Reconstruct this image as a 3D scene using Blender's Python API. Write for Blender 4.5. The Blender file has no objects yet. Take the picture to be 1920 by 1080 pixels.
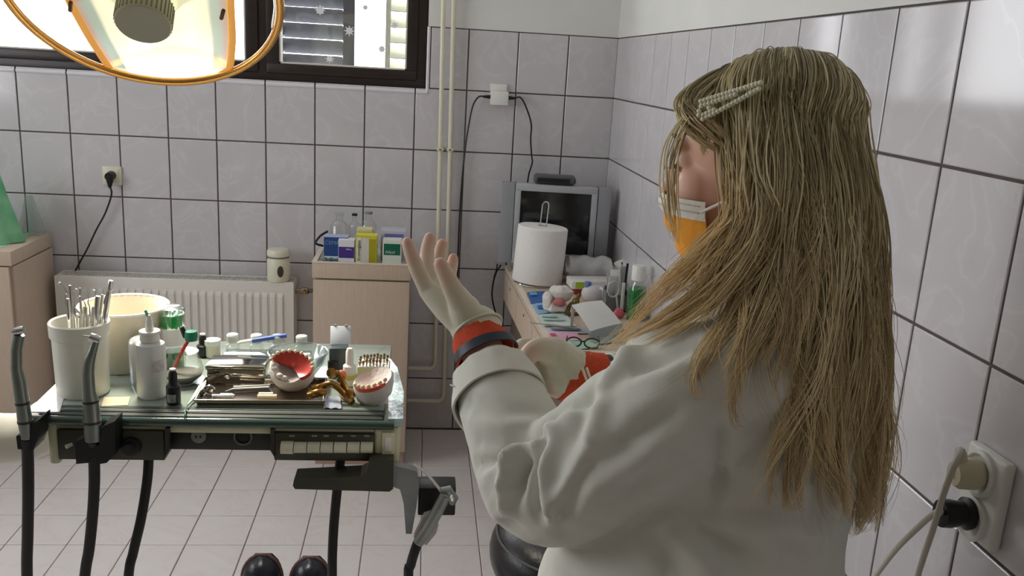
import bpy, bmesh, math, random
import numpy as np
from mathutils import Vector, Matrix, Quaternion
from mathutils.bvhtree import BVHTree
random.seed(7); np.random.seed(7)
sc = bpy.context.scene
COL = sc.collection

# ------------------------------------------------------------------ camera
# solved from the wall and floor tile grids (0.20 x 0.25 m wall tiles, 0.20 m floor tiles)
FPX, YAW, PIT, ROL = 1665.6764, -0.1081, -0.2457, 0.0577
CAM = Vector((-0.7966, -3.7792, 1.6241))
_f = Vector((-math.sin(YAW)*math.cos(PIT), math.cos(YAW)*math.cos(PIT), math.sin(PIT)))
_r0 = Vector((math.cos(YAW), math.sin(YAW), 0)); _u0 = _r0.cross(_f)
_r = math.cos(ROL)*_r0 + math.sin(ROL)*_u0
_u = -math.sin(ROL)*_r0 + math.cos(ROL)*_u0
cd = bpy.data.cameras.new('camera'); cam = bpy.data.objects.new('camera', cd); COL.objects.link(cam)
cd.sensor_width = 36; cd.lens = FPX/1920*36; cd.clip_start = 0.02
cam.matrix_world = Matrix(((_r.x, _u.x, -_f.x, CAM.x), (_r.y, _u.y, -_f.y, CAM.y), (_r.z, _u.z, -_f.z, CAM.z), (0, 0, 0, 1)))
sc.camera = cam

# ------------------------------------------------------------------ light
sc.view_settings.view_transform = 'Standard'; sc.view_settings.look = 'None'
sc.view_settings.gamma = 1; sc.view_settings.use_curve_mapping = False
sc.view_settings.exposure = 0.0
sc.cycles.use_denoising = True
sc.cycles.max_bounces = 10
w = bpy.data.worlds.new('overcast_sky'); sc.world = w; w.use_nodes = True
w.node_tree.nodes['Background'].inputs[0].default_value = (0.975, 0.97, 1.0, 1)
w.node_tree.nodes['Background'].inputs[1].default_value = 7.0
def portal(name, loc, rot, sx, sy):
    l = bpy.data.lights.new(name, 'AREA'); l.shape = 'RECTANGLE'; l.size = sx; l.size_y = sy
    l.cycles.is_portal = True
    o = bpy.data.objects.new(name, l); COL.objects.link(o); o.location = loc; o.rotation_euler = rot
portal('window_daylight', (-1.77, 0.12, 2.06), (math.pi/2, 0, math.pi), 1.9, 1.05)
portal('added_window_daylight', (-3.44, -1.8, 1.75), (0, -math.pi/2, 0), 1.2, 1.8)  # daylight portal of the added left window, out of view

# ------------------------------------------------------------------ helpers
def ray(x, y): return _f + _r*((x-960)/FPX) - _u*((y-540)/FPX)
def P(x, y, ax, v):
    i = 'xyz'.index(ax); d = ray(x, y); return CAM + d*((v-CAM[i])/d[i])
def D(x, y, t): return CAM + ray(x, y)*t
def lin(c):
    return tuple((v/12.92 if v <= .04045 else ((v+.055)/1.055)**2.4) for v in c)
def srgb(r, g, b): return lin((r/255, g/255, b/255))

_mats = {}
def mat(name, col, rough=.5, metal=0., noise=0., scale=20., bump=0., bscale=60., trans=0., emit=None, estr=0., coat=0., alpha=1., ior=1.45, sss=0., stretch=None, spec=.5, col2=None):
    """procedural principled material: colour with noise variation, optional bump"""
    if name in _mats: return _mats[name]
    m = bpy.data.materials.new(name); m.use_nodes = True; nt = m.node_tree; b = nt.nodes['Principled BSDF']
    c = srgb(*col)
    b.inputs['Base Color'].default_value = (*c, 1); b.inputs['Roughness'].default_value = rough
    b.inputs['Metallic'].default_value = metal; b.inputs['IOR'].default_value = ior
    b.inputs['Specular IOR Level'].default_value = spec
    if trans: b.inputs['Transmission Weight'].default_value = trans
    if coat: b.inputs['Coat Weight'].default_value = coat; b.inputs['Coat Roughness'].default_value = .1
    if alpha < 1: b.inputs['Alpha'].default_value = alpha
    if sss:
        b.inputs['Subsurface Weight'].default_value = sss; b.inputs['Subsurface Radius'].default_value = (.01, .004, .002)
    if emit:
        b.inputs['Emission Color'].default_value = (*srgb(*emit), 1); b.inputs['Emission Strength'].default_value = estr
    if noise or bump or col2:
        tc = nt.nodes.new('ShaderNodeTexCoord'); mp = nt.nodes.new('ShaderNodeMapping')
        nt.links.new(tc.outputs['Object'], mp.inputs['Vector'])
        if stretch: mp.inputs['Scale'].default_value = stretch
    if noise or col2:
        n = nt.nodes.new('ShaderNodeTexNoise'); n.inputs['Scale'].default_value = scale; n.inputs['Detail'].default_value = 5
        nt.links.new(mp.outputs[0], n.inputs['Vector'])
        r = nt.nodes.new('ShaderNodeValToRGB'); r.color_ramp.elements[0].position = .3; r.color_ramp.elements[1].position = .7
        if col2: lo, hi = srgb(*col2), c
        else: lo, hi = tuple(v*(1-noise) for v in c), tuple(min(1, v*(1+noise)) for v in c)
        r.color_ramp.elements[0].color = (*lo, 1); r.color_ramp.elements[1].color = (*hi, 1)
        nt.links.new(n.outputs['Fac'], r.inputs[0]); nt.links.new(r.outputs[0], b.inputs['Base Color'])
    if bump:
        n2 = nt.nodes.new('ShaderNodeTexNoise'); n2.inputs['Scale'].default_value = bscale; n2.inputs['Detail'].default_value = 4
        nt.links.new(mp.outputs[0], n2.inputs['Vector'])
        bp = nt.nodes.new('ShaderNodeBump'); bp.inputs['Strength'].default_value = bump; bp.inputs['Distance'].default_value = .01
        nt.links.new(n2.outputs['Fac'], bp.inputs['Height']); nt.links.new(bp.outputs[0], b.inputs['Normal'])
    _mats[name] = m; return m

def clear_mat(name, tint=(1, 1, 1), refl=.12, rough=.05):
    """thin clear glass or plastic: see-through with a fresnel sheen"""
    if name in _mats: return _mats[name]
    m = bpy.data.materials.new(name); m.use_nodes = True; nt = m.node_tree
    for n in list(nt.nodes):
        if n.type != 'OUTPUT_MATERIAL': nt.nodes.remove(n)
    out = nt.nodes['Material Output']
    t = nt.nodes.new('ShaderNodeBsdfTransparent'); t.inputs[0].default_value = (*tint, 1)
    g = nt.nodes.new('ShaderNodeBsdfGlossy'); g.inputs['Roughness'].default_value = rough
    lw = nt.nodes.new('ShaderNodeLayerWeight'); lw.inputs['Blend'].default_value = .35
    mr = nt.nodes.new('ShaderNodeMapRange'); mr.inputs['To Min'].default_value = refl*.5; mr.inputs['To Max'].default_value = min(.9, refl*5)
    mx = nt.nodes.new('ShaderNodeMixShader')
    nt.links.new(lw.outputs['Facing'], mr.inputs[0]); nt.links.new(mr.outputs[0], mx.inputs[0])
    nt.links.new(t.outputs[0], mx.inputs[1]); nt.links.new(g.outputs[0], mx.inputs[2]); nt.links.new(mx.outputs[0], out.inputs[0])
    _mats[name] = m; return m

class MB:
    """collects vertices and faces; build() links them as one mesh object"""
    def __init__(s): s.v = []; s.f = []; s.mi = []; s.cur = 0
    def add(s, vs, fs):
        o = len(s.v); s.v += [tuple(v) for v in vs]; s.f += [tuple(i+o for i in f) for f in fs]; s.mi += [s.cur]*len(fs); return s
    def box(s, c, size, rot=None, bev=0., seg=2):
        c = Vector(c); M = rot if rot is not None else Matrix.Identity(3)
        if bev <= 0:
            vs = [c + M @ Vector((sx*size[0]/2, sy*size[1]/2, sz*size[2]/2)) for sx in (-1, 1) for sy in (-1, 1) for sz in (-1, 1)]
            return s.add(vs, [(0, 1, 3, 2), (4, 6, 7, 5), (0, 4, 5, 1), (2, 3, 7, 6), (0, 2, 6, 4), (1, 5, 7, 3)])
        bm = bmesh.new(); bmesh.ops.create_cube(bm, size=1)
        for v in bm.verts: v.co = Vector((v.co.x*size[0], v.co.y*size[1], v.co.z*size[2]))
        bmesh.ops.bevel(bm, geom=bm.edges[:], offset=min(bev, .49*min(size)), segments=seg, affect='EDGES', profile=.5)
        bm.verts.ensure_lookup_table()
        vs = [c + M @ v.co for v in bm.verts]; fs = [[v.index for v in f.verts] for f in bm.faces]; bm.free()
        return s.add(vs, fs)
    def bx(s, lo, hi, bev=0., seg=2):
        return s.box([(a+b)/2 for a, b in zip(lo, hi)], [abs(b-a) for a, b in zip(lo, hi)], None, bev, seg)
    def tube(s, pts, rad, n=10, cap=True, flat=None, close=False):
        pts = [Vector(p) for p in pts]; K = len(pts)
        if not hasattr(rad, '__len__'): rad = [rad]*K
        up = None; rings = []
        for i, p in enumerate(pts):
            a = pts[(i-1) % K] if (i > 0 or close) else p; b = pts[(i+1) % K] if (i < K-1 or close) else p
            t = (b-a).normalized() if (b-a).length > 1e-9 else Vector((0, 0, 1))
            if up is None:
                up = Vector((0, 0, 1)) if abs(t.z) < .9 else Vector((1, 0, 0))
            x = up.cross(t); x = x.normalized() if x.length > 1e-6 else t.orthogonal().normalized()
            y = t.cross(x); up = y
            fl = flat if flat else 1.
            rings.append([p + (x*math.cos(2*math.pi*k/n) + y*math.sin(2*math.pi*k/n)*fl)*rad[i] for k in range(n)])
        vs = [v for r in rings for v in r]
        fs = [(i*n+k, i*n+(k+1) % n, (i+1)*n+(k+1) % n, (i+1)*n+k) for i in range(K-1) for k in range(n)]
        if close: fs += [((K-1)*n+k, (K-1)*n+(k+1) % n, (k+1) % n, k) for k in range(n)]
        elif cap: fs += [tuple(range(n))[::-1], tuple((K-1)*n+k for k in range(n))]
        return s.add(vs, fs)
    def lathe(s, prof, base=(0, 0, 0), n=24, M=None, sx=1., sy=1.):
        """profile of (radius, height) turned round z, placed at base with rotation M"""
        base = Vector(base); M = M or Matrix.Identity(3); vs = []; fs = []; K = len(prof)
        for r, h in prof:
            for k in range(n):
                a = 2*math.pi*k/n; vs.append(base + M @ Vector((r*math.cos(a)*sx, r*math.sin(a)*sy, h)))
        for i in range(K-1):
            for k in range(n): fs.append((i*n+k, i*n+(k+1) % n, (i+1)*n+(k+1) % n, (i+1)*n+k))
        if prof[0][0] > 1e-5: fs.append(tuple(range(n))[::-1])
        if prof[-1][0] > 1e-5: fs.append(tuple((K-1)*n+k for k in range(n)))
        return s.add(vs, fs)
    def prism(s, poly, d):
        """closed 3D polygon extruded by vector d"""
        n = len(poly); d = Vector(d); vs = [Vector(p) for p in poly] + [Vector(p)+d for p in poly]
        return s.add(vs, [tuple(range(n))[::-1], tuple(range(n, 2*n))] + [(i, (i+1) % n, n+(i+1) % n, n+i) for i in range(n)])
    def ball(s, c, r, nu=14, nv=8, M=None):
        c = Vector(c); r = r if hasattr(r, '__len__') else (r, r, r); M = M or Matrix.Identity(3)
        vs = [c + M @ Vector((0, 0, -r[2]))]
        for j in range(1, nv):
            a = -math.pi/2 + math.pi*j/nv
            for k in range(nu):
                b = 2*math.pi*k/nu; vs.append(c + M @ Vector((r[0]*math.cos(a)*math.cos(b), r[1]*math.cos(a)*math.sin(b), r[2]*math.sin(a))))
        vs.append(c + M @ Vector((0, 0, r[2]))); L = len(vs)-1
        fs = [(0, 1+(k+1) % nu, 1+k) for k in range(nu)] + [(L, L-nu+k, L-nu+(k+1) % nu) for k in range(nu)]
        fs += [(1+j*nu+k, 1+j*nu+(k+1) % nu, 1+(j+1)*nu+(k+1) % nu, 1+(j+1)*nu+k) for j in range(nv-2) for k in range(nu)]
        return s.add(vs, fs)
    def grid(s, fn, nu, nv, thick=None):
        vs = [Vector(fn(i/(nu-1), j/(nv-1))) for j in range(nv) for i in range(nu)]
        fs = [(j*nu+i, j*nu+i+1, (j+1)*nu+i+1, (j+1)*nu+i) for j in range(nv-1) for i in range(nu-1)]
        if thick is None: return s.add(vs, fs)
        d = Vector(thick); N = len(vs); vs = vs + [v+d for v in vs]
        f2 = [f[::-1] for f in fs] + [tuple(i+N for i in f) for f in fs]
        bd = [i for i in range(nu)] + [j*nu+nu-1 for j in range(1, nv)] + [(nv-1)*nu+i for i in range(nu-2, -1, -1)] + [j*nu for j in range(nv-2, 0, -1)]
        f2 += [(bd[i], bd[(i+1) % len(bd)], bd[(i+1) % len(bd)]+N, bd[i]+N) for i in range(len(bd))]
        return s.add(vs, f2)
    def mesh(s, name, smooth=40):
        me = bpy.data.meshes.new(name); me.from_pydata(s.v, [], s.f); me.update()
        bm = bmesh.new(); bm.from_mesh(me); bmesh.ops.recalc_face_normals(bm, faces=bm.faces[:]); bm.to_mesh(me); bm.free()
        if smooth:
            me.polygons.foreach_set('use_smooth', [True]*len(me.polygons)); me.set_sharp_from_angle(angle=math.radians(smooth))
        if any(s.mi): me.polygons.foreach_set('material_index', s.mi)
        return me
    def build(s, name, m, parent=None, smooth=40):
        me = s.mesh(name, smooth)
        for x in (m if isinstance(m, (list, tuple)) else [m]): me.materials.append(x)
        return link(name, me, parent)
_wm = {}
def link(name, data, parent=None):
    o = bpy.data.objects.new(name, data); COL.objects.link(o)
    if parent is not None:
        o.parent = parent; o.matrix_parent_inverse = _wm.get(parent.name, Matrix.Identity(4)).inverted()
    return o
def tag(o, label, cat, group=None, kind=None):
    o['label'] = label; o['category'] = cat
    if group: o['group'] = group
    if kind: o['kind'] = kind
    return o
def thing(name, loc, label, cat, group=None):
    o = link(name, None); o.location = loc; _wm[o.name] = Matrix.Translation(Vector(loc)); o.empty_display_size = .05
    return tag(o, label, cat, group)
def struct(o): o['kind'] = 'structure'; return o
def spline(pts, n=8):
    """Catmull-Rom through points"""
    pts = [Vector(p) for p in pts]; out = []
    for i in range(len(pts)-1):
        a = pts[max(i-1, 0)]; b = pts[i]; c = pts[i+1]; d = pts[min(i+2, len(pts)-1)]
        for k in range(n):
            t = k/n; out.append(.5*((2*b) + (c-a)*t + (2*a-5*b+4*c-d)*t*t + (3*b-a-3*c+d)*t**3))
    out.append(pts[-1]); return out
def rotz(a): return Matrix.Rotation(a, 3, 'Z')
def align(d):
    """rotation that takes z to direction d"""
    return Vector((0, 0, 1)).rotation_difference(Vector(d).normalized()).to_matrix()
def text_mesh(s, body, size):
    c = bpy.data.curves.new('lettering', 'FONT'); c.body = body; c.size = size; c.align_x = 'CENTER'; c.align_y = 'CENTER'; c.extrude = .0003
    o = bpy.data.objects.new('lettering', c); COL.objects.link(o)
    dg = bpy.context.evaluated_depsgraph_get(); me = bpy.data.meshes.new_from_object(o.evaluated_get(dg)); bpy.data.objects.remove(o)
    return me
def text(body, size, pos, xdir, ydir, m, parent, name='lettering'):
    me = text_mesh(None, body, size); x = Vector(xdir).normalized(); y = Vector(ydir).normalized(); z = x.cross(y)
    me.transform(Matrix(((x.x, y.x, z.x, pos[0]), (x.y, y.y, z.y, pos[1]), (x.z, y.z, z.z, pos[2]), (0, 0, 0, 1))))
    me.materials.append(m); return link(name, me, parent)

# ------------------------------------------------------------------ shared materials
def tile_mat(name, base, vein, dark, rough, vs=5.):
    if name in _mats: return _mats[name]
    m = bpy.data.materials.new(name); m.use_nodes = True; nt = m.node_tree; b = nt.nodes['Principled BSDF']
    b.inputs['Roughness'].default_value = rough
    tc = nt.nodes.new('ShaderNodeTexCoord'); oi = nt.nodes.new('ShaderNodeObjectInfo')
    add = nt.nodes.new('ShaderNodeVectorMath'); add.operation = 'MULTIPLY_ADD'; add.inputs[1].default_value = (1, 1, 1)
    cmb = nt.nodes.new('ShaderNodeMath'); cmb.operation = 'MULTIPLY'; cmb.inputs[1].default_value = 37.
    nt.links.new(oi.outputs['Random'], cmb.inputs[0]); nt.links.new(tc.outputs['Object'], add.inputs[0]); nt.links.new(cmb.outputs[0], add.inputs[2])
    n = nt.nodes.new('ShaderNodeTexNoise'); n.inputs['Scale'].default_value = vs; n.inputs['Detail'].default_value = 6; n.inputs['Distortion'].default_value = 1.6
    nt.links.new(add.outputs[0], n.inputs['Vector'])
    r = nt.nodes.new('ShaderNodeValToRGB'); e = r.color_ramp.elements
    e[0].position = .3; e[0].color = (*srgb(*dark), 1); e[1].position = .47; e[1].color = (*srgb(*base), 1)
    a = e.new(.5); a.color = (*srgb(*vein), 1); a2 = e.new(.54); a2.color = (*srgb(*base), 1)
    nt.links.new(n.outputs['Fac'], r.inputs[0]); nt.links.new(r.outputs[0], b.inputs['Base Color'])
    _mats[name] = m; return m
M_wtile = tile_mat('glazed_wall_tile', (208, 204, 207), (213, 210, 213), (204, 200, 203), .11)
M_ftile = tile_mat('marbled_floor_tile', (232, 226, 224), (230, 220, 218), (234, 229, 227), .2, 4.)
M_grout = mat('dark_grout', (92, 82, 80), .9, noise=.12, scale=40)
M_fgrout = mat('floor_grout', (120, 108, 104), .9, noise=.15, scale=30)
M_plaster = mat('white_plaster', (226, 226, 222), .9, noise=.02, scale=6, bump=.05, bscale=90)
M_wood = mat('pale_wood_laminate', (206, 186, 166), .45, noise=.06, scale=14, stretch=(14, 14, 1), bump=.02, bscale=50)
M_woodedge = mat('light_wood_edge', (228, 214, 196), .45, noise=.04, scale=20)
M_wooddark = mat('recess_shade_and_keyhole', (120, 104, 90), .7, noise=.05)  # darkened for the shaded recess under the drawers; also the keyholes
M_brown = mat('dark_stained_frame', (44, 34, 31), .35, noise=.25, scale=9, stretch=(1, 1, 12))
M_white = mat('white_plastic', (232, 232, 226), .35, noise=.02)
M_cream = mat('cream_plastic', (222, 216, 190), .4, noise=.03)
M_enamel = mat('radiator_enamel', (232, 228, 220), .3, noise=.015)
M_black = mat('black_plastic', (24, 24, 26), .4, noise=.1)
M_rubber = mat('black_rubber_hose', (16, 16, 18), .45, noise=.1)
M_chrome = mat('chrome', (215, 215, 215), .12, metal=1)
M_steel = mat('brushed_steel', (176, 176, 172), .28, metal=1, noise=.05, scale=60)
M_brass = mat('brass', (164, 124, 66), .2, metal=1, noise=.15, scale=80)
M_olive = mat('olive_enamel', (62, 62, 50), .35, noise=.06)
M_dkpanel = mat('dark_panel', (46, 46, 42), .4, noise=.06)
M_glass = clear_mat('clear_glass', (.97, .98, .97), .10)
M_pane = clear_mat('window_pane', (.96, .97, .97), .06, .0)
M_plasticfilm = clear_mat('clear_plastic_film', (.9, .92, .92), .22, .18)
M_paper = mat('white_paper', (238, 238, 234), .8, noise=.02)
M_ink = mat('black_ink', (30, 30, 32), .7)
M_whiteink = mat('white_ink', (235, 235, 235), .7)

# ------------------------------------------------------------------ room
ZR = [0.0, .242, .497, .752, 1.006, 1.257, 1.511, 1.756]       # wall tile joints
XB = [0.0, -.209, -.418, -.623, -.835, -1.040, -1.242, -1.441, -1.638, -1.829, -2.022, -2.212, -2.405, -2.60, -2.80, -3.0, -3.2, -3.4]
YR = [0.0, -.03, -.23, -.43, -.631, -.839, -1.037, -1.255, -1.454, -1.658, -1.865, -2.065, -2.275, -2.475, -2.677, -2.877, -3.077, -3.277]
WX0, WX1, WZ0, WZ1 = -2.86, -.79, 1.5, 2.62
ZC, YF, XL = 2.8, -5.2, -3.4
JW = .0055                                                       # joint width
def tile_mesh(wd, ht):
    m = MB(); a, b = wd/2-JW/2, ht/2-JW/2; c = .0018
    vs = [(-a, 0, -b), (a, 0, -b), (a, 0, b), (-a, 0, b), (-a, -.002, -b), (a, -.002, -b), (a, -.002, b), (-a, -.002, b),
          (-a+c, -.0032, -b+c), (a-c, -.0032, -b+c), (a-c, -.0032, b-c), (-a+c, -.0032, b-c)]
    fs = [(8, 9, 10, 11)]
    for k in range(4):
        fs += [(k, (k+1) % 4, 4+(k+1) % 4, 4+k), (4+k, 4+(k+1) % 4, 8+(k+1) % 4, 8+k)]
    return m.add(vs, fs)
_tc = {}
def tile(name, wd, ht, loc, rz, parent, material, flat=False):
    if flat: wd += .0025; ht += .0025
    key = (round(wd, 3), round(ht, 3), material.name)
    if key not in _tc:
        me = tile_mesh(wd, ht).mesh('tile', 0); me.materials.append(material); _tc[key] = me
    o = bpy.data.objects.new(name, _tc[key]); COL.objects.link(o); o.parent = parent
    j = [random.gauss(0, .0012) for _ in range(2)]
    o.location = loc; o.rotation_euler = (-math.pi/2 + j[0], j[1], 0) if flat else (j[0], 0, rz + j[1])
    return o
# floor
m = MB().bx((XL-.1, YF-.1, -.12), (.1, .1, -.0022)); floor = struct(m.build('floor', M_fgrout, smooth=0))
XF = [0, -.16, -.36, -.56, -.76, -.96, -1.16, -1.354, -1.549, -1.737, -1.93, -2.124, -2.32, -2.52, -2.72, -2.92, -3.12, -3.32, -3.4]
YFJ = [0, -.013, -.212, -.415, -.612, -.812, -1.011, -1.21, -1.41, -1.61, -1.81, -2.01, -2.21, -2.41]
for i in range(len(XF)-1):
    for j in range(1, len(YFJ)-1):
        wd, dp = XF[i]-XF[i+1], YFJ[j]-YFJ[j+1]
        tile('floor_tile', wd, dp, ((XF[i]+XF[i+1])/2, (YFJ[j]+YFJ[j+1])/2, -.0022), 0, floor, M_ftile, flat=True)
m = MB().bx((XL, YF, -.0022), (0, YFJ[-1], .0008)); b_ = m.build('floor_tiling', M_ftile, floor, 0); b_['kind'] = 'stuff'
# back wall with window opening
m = MB()
m.bx((XL-.1, .0, 0), (.1, .22, WZ0)); m.bx((XL-.1, 0, WZ0), (WX0, .22, WZ1)); m.bx((WX1, 0, WZ0), (.1, .22, WZ1)); m.bx((XL-.1, 0, WZ1), (.1, .22, ZC))
m.cur = 1; m.bx((WX1, -.003, 1.7575), (0, 0, ZC)); m.bx((XL, -.003, WZ1), (WX1, 0, ZC)); m.bx((XL, -.003, 1.7575), (WX0, 0, WZ1))
wall_back = struct(m.build('wall_back', [M_grout, M_plaster], smooth=0))
for i in range(len(XB)-1):
    for k in range(len(ZR)-1):
        x1, x0 = XB[i], XB[i+1]; z0, z1 = ZR[k], ZR[k+1]
        if z0 > 1.49:
            if x0 >= WX1-.05 and i <= 2 : pass
            elif i == 3: x0 = WX1+.012
            elif x1 < WX0: pass
            else: continue
        if x1-x0 < .02: continue
        tile('wall_tile', x1-x0, z1-z0, ((x0+x1)/2, 0, (z0+z1)/2), 0, wall_back, M_wtile)
# right wall
m = MB().bx((0, YF-.1, 0), (.2, 0, ZC)); m.cur = 1; m.bx((-.003, YF, 1.7575), (0, 0, ZC))
wall_right = struct(m.build('wall_right', [M_grout, M_plaster], smooth=0))
for j in range(1, len(YR)-1):
    for k in range(len(ZR)-1):
        y1, y0 = YR[j], YR[j+1]
        tile('wall_tile', y1-y0, ZR[k+1]-ZR[k], (0, (y0+y1)/2, (ZR[k]+ZR[k+1])/2), -math.pi/2, wall_right, M_wtile)
for k in range(len(ZR)-1): tile('wall_tile', .0295, ZR[k+1]-ZR[k], (0, -.0152, (ZR[k]+ZR[k+1])/2), -math.pi/2, wall_right, M_wtile)
m = MB().bx((-.003, YF, 0), (0, YR[-1], 1.756)); m.build('wall_tiling', M_wtile, wall_right, 0)['kind'] = 'stuff'
# left wall with a side window added unseen for its light, wall behind the camera, ceiling
m = MB(); m.bx((XL-.2, YF, 0), (XL, 0, 1.15)); m.bx((XL-.2, YF, 2.35), (XL, 0, ZC)); m.bx((XL-.2, YF, 1.15), (XL, -2.7, 2.35)); m.bx((XL-.2, -.9, 1.15), (XL, 0, 2.35))
struct(m.build('wall_left', M_plaster, smooth=0))
m = MB().bx((XL-.2, YF-.2, 0), (.2, YF, ZC)); struct(m.build('wall_front', mat('bounce_cut_paint', (150, 140, 122), .9, noise=.03, scale=5), smooth=0))  # unseen wall, coloured dark to cut the light bounced onto the coat
m = MB().bx((XL-.2, YF-.2, ZC), (.2, .22, ZC+.15)); struct(m.build('ceiling', M_plaster, smooth=0))
m = MB()
for a in (-2.7, -1.83, -.96): m.bx((XL-.12, a, 1.15), (XL-.06, a+.06, 2.35))
m.bx((XL-.12, -2.7, 1.15), (XL-.06, -.9, 1.21)); m.bx((XL-.12, -2.7, 2.29), (XL-.06, -.9, 2.35))
w2 = struct(m.build('added_window', M_brown, smooth=0))  # added window, unseen, brings light in from the left
for a in (-2.64, -1.77): MB().bx((XL-.092, a, 1.21), (XL-.088, a+.81, 2.29)).build('pane', M_pane, w2, 0)

# window in the back wall
FD0, FD1 = .012, .085
GX = [(-2.78, -2.24), (-2.237+.0, -1.518), (-1.386, -.874)]
m = MB(); m.bx((WX0, FD0, WZ0), (WX1, FD1, WZ0+.045), .004); m.bx((WX0, FD0, WZ1-.05), (WX1, FD1, WZ1), .004)
m.bx((WX0, FD0, WZ0+.044), (WX0+.05, FD1, WZ1-.049), .002); m.bx((WX1-.045, FD0, WZ0+.044), (WX1, FD1, WZ1-.049), .002); m.bx((-1.475, FD0, WZ0+.044), (-1.43, FD1, WZ1-.049), .002)
win = struct(m.build('window_1', M_brown))
for (gx0, gx1, s0, s1) in ((-2.76, -1.518, -2.812, -1.47), (-1.386, -.874, -1.436, -.832)):
    m = MB(); y0, y1 = FD0-.008, FD1-.02
    m.bx((s0, y0, WZ0+.038), (s1, y1, 1.578), .005); m.bx((s0, y0, 2.53), (s1, y1, WZ1-.04), .005)
    m.bx((s0, y0, 1.577), (gx0, y1, 2.531), .002); m.bx((gx1, y0, 1.577), (s1, y1, 2.531), .002)
    sash = m.build('sash', M_brown, win)
    MB().bx((gx0-.004, .038, 1.574), (gx1+.004, .042, 2.534)).build('pane', M_pane, sash, 0)
    m = MB(); z0 = 1.578
    m.bx((gx0, y0+.004, z0), (gx1, y1-.004, z0+.006)); m.bx((gx1-.006, y0+.004, z0), (gx1, y1-.004, 2.53)); m.bx((gx0, y0+.004, z0), (gx0+.006, y1-.004, 2.53))
    m.build('glazing_bead', mat('pale_glazing_bead', (214, 206, 196), .5), sash, 0)
# glossy edge tiles round the opening
M_gloss = mat('glossy_edge_tile', (226, 224, 230), .08, coat=.5)
tr = struct(MB().bx((WX0, -.002, 1.488), (WX1+.012, .02, 1.5)).build('trim_1', M_grout, smooth=0))
for i in range(3, 15):
    x1, x0 = min(XB[i], WX1+.008), max(XB[i+1], WX0)
    if x1-x0 > .02:
        m = MB(); m.tube([(x0+.003, .001, 1.494), (x1-.003, .001, 1.494)], .0095, 12); m.build('edge_tile', M_gloss, tr)
tr2 = struct(MB().bx((WX1, -.002, 1.5), (WX1+.012, .02, 1.756)).build('trim_2', M_grout, smooth=0))
MB().tube([(WX1+.004, 0, 1.5), (WX1+.004, 0, 1.756)], .0075, 10).build('edge_tile', M_gloss, tr2)

# snowflake stickers on the right pane
M_flake = mat('snowflake_sticker_white', (236, 234, 236), .6)
flk = [(600, 19, .021, 'solid eight-petal white snowflake sticker, upper left on the right window pane', 1.), (655, 58, .024, 'white snowflake sticker over the grey shutter post', .6),
       (685, 14, .02, 'small white snowflake sticker near the top of the bright window gap', .45), (740, 48, .023, 'white snowflake sticker on the upper right of the pane before pale slats', .45),
       (716, 92, .026, 'large white snowflake sticker low at the edge of the pale slats', .45), (618, 110, .021, 'white snowflake sticker at the bottom left of the right pane', .6)]
for x, y, r, lb, fat in flk:
    c = P(x, y, 'y', .036); poly = []
    for k in range(32):
        a = 2*math.pi*k/32; q = k % 4; rr = r*(1. if q == 0 else (.72 if q in (1, 3) and fat > .8 else (.78*fat+.1 if q in (1, 3) else .3+.35*fat)))
        poly.append(c + Vector((rr*math.cos(a), 0, rr*math.sin(a))))
    m = MB().prism(poly, (0, -.001, 0)); m.prism([c + Vector((r*.4*math.cos(k*.5236), -.001, r*.4*math.sin(k*.5236))) for k in range(12)], (0, -.0006, 0))
    tag(m.build('snowflake_sticker', M_flake, smooth=0), lb, 'sticker', 'snowflake stickers on the window')

# louvred shutters outside the right pane
def shutter(name, x0, x1, y, material, label, tilt, st, z0=1.5, rz=0):
    t = thing(name, ((x0+x1)/2, y, z0), label, 'shutter', 'louvred shutters outside the window')
    m = MB(); m.bx((x0, y-.02, z0), (x0+st, y+.02, 2.75)); m.bx((x1-st, y-.02, z0), (x1, y+.02, 2.75)); m.bx((x0+st, y-.018, z0), (x1-st, y+.018, z0+.03)); m.bx((x0+st, y-.018, 2.7), (x1-st, y+.018, 2.75))
    m.build('shutter_frame', material, t, 0)
    z = z0+.07
    while z < 2.68:
        MB().box(((x0+x1)/2, y, z), (x1-x0-2*st, .085, .006), Matrix.Rotation(tilt, 3, 'X')).build('slat', material, t, 0); z += .066
shutter('window_shutter', -1.47, -1.11, .34, mat('dark_shutter', (96, 98, 104), .35, noise=.1), 'dark grey louvred shutter outside the left half of the right pane', -.75, .05, 1.45)
shutter('window_shutter', -.975, -.80, .32, mat('pale_shutter', (222, 224, 206), .5, noise=.1), 'pale louvred shutter outside the right edge of the right pane', .75, .022, 1.45)

# ------------------------------------------------------------------ heating: pipes, radiator, jar
M_pipe = mat('cream_pipe_paint', (226, 220, 198), .3, noise=.03)
def vpipe(name, x0, x1, ztop, label, low):
    t = thing(name, (x1, -.04, 0), label, 'pipe', 'heating pipes beside the window')
    pts = [(x0, -.04, ztop), (x1, -.04, low+.03)] + [(x1-.03+.03*math.cos(a), -.04, low+.03-.03*math.sin(a)) for a in (.4, .8, 1.2, math.pi/2)] + [(-.86, -.04, low)]
    MB().tube(pts, .0095, 12).build('pipe_run', M_pipe, t)
    c = Vector((x0+(x1-x0)*(ztop-1.267)/(ztop-low), -.02, 1.267))
    m = MB(); m.bx((c.x-.014, -.054, c.z-.007), (c.x+.014, 0, c.z+.007), .003); m.build('pipe_clip', M_cream, t)
    MB().tube([(c.x, -.054, c.z), (c.x, -.058, c.z)], .004, 8).build('clip_screw', M_brass, t)
vpipe('heating_pipe', -.745, -.712, ZC, 'left one of the two cream heating pipes beside the window', .30)
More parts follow.
